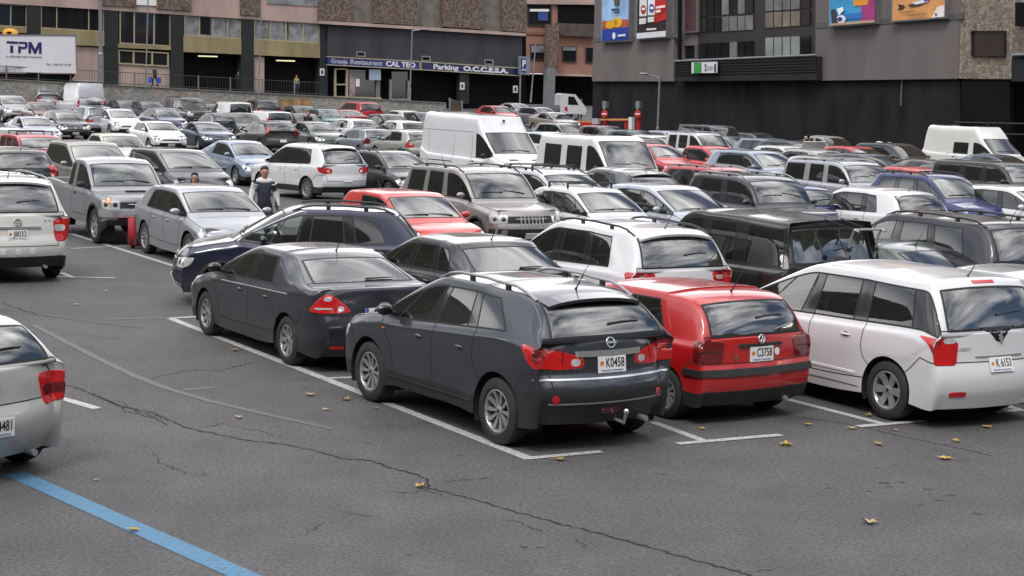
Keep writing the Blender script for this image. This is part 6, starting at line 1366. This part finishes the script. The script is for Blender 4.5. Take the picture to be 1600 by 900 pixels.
# ------------------------------------------------------------------ people
SKIN = mat('skin', (.42, .24, .17), .55, vary=.06); 
def cloth(h): return mat('cloth', s2l(h), .85, vary=.18, scale=6)
def person(loc, hdg, label, top_, legs, hair, height=1.75, pose='stand', longhair=False, near=False, parent=None, shoes='1a1a1c'):
    k = height/1.75; J = {}
    lean = {'stand': 0, 'bend': .42, 'walk': .06}[pose]
    def up(z): t = max(0, z-.95); return (t*math.sin(lean*2), .95+t*math.cos(lean*2)) if z > .95 else (0, z)
    def P(x, y, z): ux, uz = up(z); return Vector((x+ux, y, uz))*k
    st = .16 if pose == 'walk' else .02
    V = [('pel', P(0, 0, .96), .135), ('sp', P(0, 0, 1.14), .125), ('ch', P(.0, 0, 1.33), .15), ('nk0', P(-.01, 0, 1.46), .075), ('nk', P(0, 0, 1.52), .052), ('hd', P(.015, 0, 1.60), .078), ('hm', P(.012, 0, 1.67), .088), ('ht', P(0, 0, 1.73), .055)]
    E = [('pel', 'sp'), ('sp', 'ch'), ('ch', 'nk0'), ('nk0', 'nk'), ('nk', 'hd'), ('hd', 'hm'), ('hm', 'ht')]
    for s, n in ((1, 'l'), (-1, 'r')):
        f = st*s
        V += [('hip'+n, P(0, .10*s, .88), .095), ('kn'+n, P(f*.7+.02, .105*s, .50), .062), ('an'+n, P(f*1.3-.02, .105*s, .10), .042), ('to'+n, P(f*1.3+.13, .12*s, .045), .040)]
        E += [('pel', 'hip'+n), ('hip'+n, 'kn'+n), ('kn'+n, 'an'+n), ('an'+n, 'to'+n)]
        hx = {'stand': .05, 'bend': .30, 'walk': -.14*s}[pose]
        V += [('sh'+n, P(0, .185*s, 1.40), .068), ('el'+n, P(hx*.2-.02, .245*s, 1.13), .046), ('wr'+n, P(hx+.05, .25*s, .90), .030), ('ha'+n, P(hx+.08, .25*s, .82), .034)]
        E += [('ch', 'sh'+n), ('sh'+n, 'el'+n), ('el'+n, 'wr'+n), ('wr'+n, 'ha'+n)]
    idx = {v[0]: i for i, v in enumerate(V)}; me = bpy.data.meshes.new('b'); me.from_pydata([v[1] for v in V], [(idx[a], idx[b]) for a, b in E], [])
    o = bpy.data.objects.new('b', me); o.modifiers.new('s', 'SKIN'); o.modifiers.new('u', 'SUBSURF').levels = 2 if near else 1
    for i, v in enumerate(V):
        r = v[2]*k; sk = me.skin_vertices[0].data[i]; sk.radius = (r*1.25 if v[0] in ('ch', 'sp', 'pel') else r, r*.85 if v[0] in ('ch', 'sp') else r); sk.use_root = (i == 0)
    b = evaluate(o); b.name = 'person'
    bpy.data.objects.remove(o)
    for m in (SKIN, cloth(top_), cloth(legs), cloth(shoes)): b.materials.append(m)
    pos = {v[0]: v[1] for v in V}
    for p in b.polygons:
        c = p.center; d = {n: (c-q).length for n, q in pos.items()}; n = min(d, key=d.get)
        p.material_index = 0 if n in ('nk', 'hd', 'hm', 'ht') or n.startswith('ha') else (3 if n.startswith('to') or (n.startswith('an') and c.z < .12*k) else (2 if n[:2] in ('hi', 'kn', 'an') or (n == 'pel' and c.z < .99*k) else 1)); p.use_smooth = True
    ob = bpy.data.objects.new('person', b); link(ob, parent); ob.location = loc; ob.rotation_euler = (0, 0, R_(hdg)); tag(ob, label, 'person')
    mb = MB(); h = pos['hm']; HM = mat('hair', s2l(hair), .7, vary=.3, scale=20); mb.ell(h+Vector((-.030, 0, .030))*k, (.088*k, .088*k, .078*k), HM, 16, 10)
    if longhair: mb.ell(h+Vector((-.06, 0, -.06))*k, (.075*k, .105*k, .15*k), HM, 14, 8)
    mb.build('hair', ob, True)
    if near:
        hh = pos['hd']; mb = MB(); mb.ell(hh+Vector((.088, 0, .035))*k, (.016, .012, .026), SKIN, 8, 6); mb.build('nose', ob, True)
        for s in (1, -1): mb = MB(); mb.ell(hh+Vector((.078, .032*s, .062))*k, (.008, .014, .008), M['rubber'], 8, 6); mb.build('eye', ob, True); mb = MB(); mb.ell(h+Vector((.0, .086*s, -.03))*k, (.018, .010, .030), SKIN, 8, 6); mb.build('ear', ob, True)
        mb = MB(); mb.ell(hh+Vector((.082, 0, -.01))*k, (.008, .024, .006), mat('lips', (.30, .11, .09), .5), 8, 6); mb.build('mouth', ob, True)
    return ob
def gp(u, v): p = at(u, v); return p
mn = person(gp(412, 392), -75, 'young man in a navy vest over a pale hooded top standing by the blue crossover', '23283a', '20242e', '1a1310', 1.78, near=True)
# pale sleeves and hood of the man's top
mb = MB(); SL = cloth('d0d0ce')
for s in (1, -1): mb.tube([(0, .185*s, 1.43), (-.02, .235*s, 1.28), (-.02, .262*s, 1.14), (.05, .262*s, .97)], [.088, .078, .066, .052], SL, 12)
mb.build('sleeves', mn, True); mb = MB(); mb.ell((-.045, 0, 1.49), (.12, .17, .085), SL, 16, 8); mb.build('hood', mn, True)
person(Vector((ray(304, 300).x/ray(304, 300).y*36.6, 36.6, 0)), -80, 'woman with black hair and beret, only her head showing over the silver blue hatchback', 'c9c4bd', '30323a', '0e0d0f', 1.57, longhair=True, near=True)
person(gp(481, 221), -95, 'red-haired woman in a long black coat among the parked cars', '121113', '121113', '6a2a20', 1.70, longhair=True)
person(gp(1243, 258), -40, 'grey-haired man in a dark jacket bending over beside the raised bonnet', '24252a', '2a2c33', '9a8d88', 1.72, 'bend')
def tp(u, o=-1.6): p = TW.pt(u, top_v(u), o); return Vector((p.x, p.y, p.z))
w1 = person(tp(242), 150, 'person in a dark jacket carrying blue bags along the terrace railing', '33302f', '1b1c22', '181210', 1.72, 'walk')
for s in (-1, 1):
    b_ = tp(242)+Vector((.34*s, -.1, .55)); mb = MB(); mb.box(b_, (.34, .22, .48), mat('blue_bag', (.02, .07, .42), .6, vary=.3), None, .8); o = mb.build('shopping_bag', None, label='blue carrier bag in the walker\'s %s hand on the terrace' % ('left' if s < 0 else 'right'), cat='bag')
person(tp(463), -60, 'woman in a pale gold jacket standing on the terrace above the orange mural', '9a8a6a', '2a3550', '4a2a1a', 1.66, longhair=True)
person(tp(372), 100, 'person in dark clothes in the shade of the terrace left of the pale jacketed woman', '1c1c20', '15151a', '0f0d0d', 1.72)
pm_ = person(gp(908, 186), -120, 'man in a dark top and blue jeans walking near the barrier', '1a1a1e', '2a4166', '1a1412', 1.76, 'walk')
# ------------------------------------------------------------------ red suitcase
p = at(217, 386); bld_cur = empty('suitcase', p, R_(30), 'red suitcase with grey straps standing behind the silver blue hatchback', 'suitcase')
RS = mat('suitcase_red', (.34, .015, .03), .7, vary=.15, scale=9); GS = mat('strap_grey', (.09, .09, .10), .7, vary=.1)
bld_cur.scale = (.92, .92, .90)
def local(name, mb): return mb.build(name, bld_cur)
bm = bmesh.new(); bmesh.ops.create_cube(bm, size=1); bmesh.ops.scale(bm, vec=(.46, .28, .68), verts=bm.verts); bmesh.ops.bevel(bm, geom=bm.edges[:], offset=.045, segments=3, affect='EDGES'); bmesh.ops.translate(bm, vec=(0, 0, .40), verts=bm.verts)
me = bpy.data.meshes.new('shell'); bm.to_mesh(me); bm.free(); me.materials.append(RS); me.shade_smooth(); link(bpy.data.objects.new('shell', me), bld_cur)
mb = MB()
for x in (-.13, .13): mb.box((x, -.143, .40), (.05, .012, .60), GS); mb.box((x, 0, .742), (.05, .28, .012), GS)
local('strap', mb); mb = MB(); mb.box((0, -.152, .42), (.30, .02, .36), RS); local('front_pocket', mb)
for x in (-.16, .16): mb = MB(); mb.lathe([(.045, -.02), (.045, .02), (0, .02)], M['rubber'], 14, 'y', (x, -.06, .045)); local('castor', mb)
mb = MB(); mb.tube([(-.09, 0, .74), (-.09, 0, .80), (.09, 0, .80), (.09, 0, .74)], .014, M['plastic'], 8); local('handle', mb)
# ------------------------------------------------------------------ flatbed truck at the passage
p = at(872, 186); hd = 14; bld_cur = empty('flatbed_truck', p, R_(hd), 'white forward-cab flatbed truck facing right beside the concrete pier', 'truck')
TWH = mat('truck_white', (.55, .56, .58), .4, coat=.5, vary=.05)
prof = [(-.1, .55), (.75, .55), (2.05, .55), (2.15, .95), (1.95, 1.25), (1.15, 2.15), (.1, 2.2), (-.1, 2.1)]
mb = MB(); mb.prism([(x, -.9, z) for x, z in prof], (0, 1.8, 0), TWH); local('cab', mb)
mb = MB(); mb.prism([(x, -.915, z) for x, z in [(.55, 1.3), (1.45, 1.3), (1.05, 1.95), (.55, 1.98)]], (0, 1.83, 0), DGLASS); local('side_window', mb)
mb = MB(); mb.prism([(x, -.80, z) for x, z in [(1.93, 1.29), (1.18, 2.13), (1.20, 2.15), (1.96, 1.30)]], (0, 1.6, 0), DGLASS); local('windshield', mb)
mb = MB(); mb.box((-1.9, 0, .85), (3.5, 1.9, .12), METAL); local('load_bed', mb); mb = MB(); mb.box((-1.9, -.95, 1.08), (3.5, .04, .34), METAL); local('side_board', mb); mb = MB(); mb.box((-1.9, .95, 1.08), (3.5, .04, .34), METAL); local('side_board', mb)
mb = MB(); mb.box((-.6, 0, .62), (5.0, .7, .2), M['under']); local('chassis', mb)
for x in (1.2, -2.3):
    for y in (-.78, .78): mb = MB(); mb.lathe([(.0, -.1), (.36, -.1), (.38, -.05), (.38, .05), (.36, .1), (0, .1)], M['tyre'], 24, 'y', (x, y, .38)); mb.lathe([(0, -.108), (.2, -.108), (.2, -.09)], M['cover'], 16, 'y', (x, y, .38)); local('wheel', mb)
mb = MB(); mb.prism([(.25, -.905, .85), (.55, -.905, .75), (.5, -.905, 1.1), (.3, -.905, 1.15)], (0, -.01, 0), RED); local('red_emblem', mb)
# white cloth over the car by the wall
bm = bmesh.new(); vs = []; nx, ny = 16, 8; rg = random.Random(3)
C0 = at(1368, 236, .9); C1 = at(1434, 240, .9); 
mb = MB(); CL = mat('white_cloth', (.55, .56, .62), .8, vary=.1, scale=3)
for i in range(nx+1):
    a = C0.lerp(C1, i/nx)
    for j in range(ny+1):
        q = a+Vector((.25, -.9, 0))*(j/ny-.3); z = 1.30+.14*math.sin(i*.37)+.05*math.sin(i*1.1+j*.8)-1.05*(j/ny)**1.6-.25*(i/nx)**3; vs.append((q.x, q.y, gz(q.y)+z))
mb.add(vs, [(i*(ny+1)+j, (i+1)*(ny+1)+j, (i+1)*(ny+1)+j+1, i*(ny+1)+j+1) for i in range(nx) for j in range(ny)], CL); o = mb.build('cloth_cover', None, True, label='crumpled white cloth draped over the front of the black car', cat='cloth')
# raised bonnet of the pale car
mb = MB(); hx = 3.46-1.12; mb.prism([(hx, -.62, .98), (hx, .62, .98), (hx+.45, .55, 1.72), (hx+.45, -.55, 1.72)], (.03, 0, -.02), mat('bonnet_pale', (.42, .44, .41), .4, .2, .5)); mb.build('hood', PB)
# ------------------------------------------------------------------ fallen leaves
LC = [mat('leaf_yellow', (.42, .27, .06), .7, vary=.25, scale=30), mat('leaf_tan', (.40, .28, .16), .75, vary=.2, scale=30), mat('leaf_ochre', (.26, .19, .05), .7, vary=.3, scale=30)]
def leaf(u, v, size, k, label):
    rg = random.Random(int(u*7+v)); p = at(u, v, .012); n = 5; pts = []; rot = rg.uniform(0, 6.28); rg_l = rg.choice((2.5, 2.5, 1.5, 2.))
    for i in range(30):
        t = i/30*2*math.pi; lobe = .55+.45*abs(math.cos(t*rg_l))**1.5; lobe *= (1 if math.cos(t) > -.85 else .7)*rg.uniform(.88, 1.08); pts.append((lobe*math.cos(t), lobe*.85*math.sin(t)))
    vs = []; curl = rg.uniform(.03, .45); size *= .82
    for f in (1, .6, .25):
        for x, y in pts: vs.append((x*f*size, y*f*size, .012+curl*size*(x*x*f*f)*.8+rg.uniform(0, .004)+(0 if f < 1 else .15*size*rg.random())))
    vs.append((0, 0, .012)); fs = [(r*30+i, r*30+(i+1) % 30, (r+1)*30+(i+1) % 30, (r+1)*30+i) for r in range(2) for i in range(30)]+[(60+i, 60+(i+1) % 30, 90) for i in range(30)]
    mb = MB(); mb.add(vs, fs, LC[k]); o = mb.build('fallen_leaf', None, True, label=label, cat='leaf', group='fallen leaves on the asphalt'); o.location = (p.x, p.y, gz(p.y)+.004); o.rotation_euler = (0, 0, rot)
    mb = MB(); mb.tube([(-.5*size, 0, .015), (-1.35*size, .1*size, .012)], .002, LC[k], 5); mb.build('stem', o)
for a in [(657, 758, .085, 0, 'yellow leaf lying on the long crack in the foreground'), (875, 716, .085, 2, 'ochre leaf just below the corner of the white bay line'), (1228, 693, .10, 0, 'large yellow leaf right of the white tick behind the red hatchback'),
          (1373, 692, .08, 2, 'olive yellow leaf lying on its side in the lane behind the white people carrier'), (1477, 714, .10, 0, 'broad yellow leaf right of the olive one, near the thin crack'), (1359, 814, .10, 1, 'pale tan leaf alone in the foreground at right'),
          (1494, 687, .07, 0, 'small yellow leaf behind the wheel of the white people carrier'), (1542, 665, .075, 0, 'yellow leaf farthest right near the end tick'), (1262, 661, .07, 0, 'yellow leaf right of the red hatchback rear wheel'), (1331, 667, .07, 1, 'tan leaf on the bay line end left of the white people carrier wheel'),
          (1356, 647, .07, 2, 'ochre leaf under the rear wheel of the white people carrier'), (1098, 668, .05, 0, 'tiny yellow leaf behind the red hatchback'), (1399, 670, .04, 0, 'tiny yellow leaf beside the white tick at right'),
          (484, 615, .085, 1, 'tan leaf left of the long white bay line'), (540, 622, .08, 2, 'brown ochre leaf beside the front wheel of the crossover'), (509, 638, .06, 1, 'small tan leaf below two others left of the crossover'), (588, 636, .05, 2, 'small ochre leaf touching the long white bay line'),
          (367, 545, .08, 2, 'brownish leaf on the bay line below the charcoal saloon'), (209, 826, .07, 0, 'mustard leaf lying on the blue line'), (373, 650, .06, 1, 'pale leaf in the lane left of centre'), (121, 474, .07, 1, 'tan leaf far left in the lane'), (150, 748, .035, 1, 'tiny pale leaf near the blue line'), (77, 496, .04, 1, 'tiny pale leaf by the silver beige hatchback'), (165, 453, .06, 1, 'small tan leaf near the left white tick')]: leaf(*a)
bpy.data.scenes.remove(TMP)
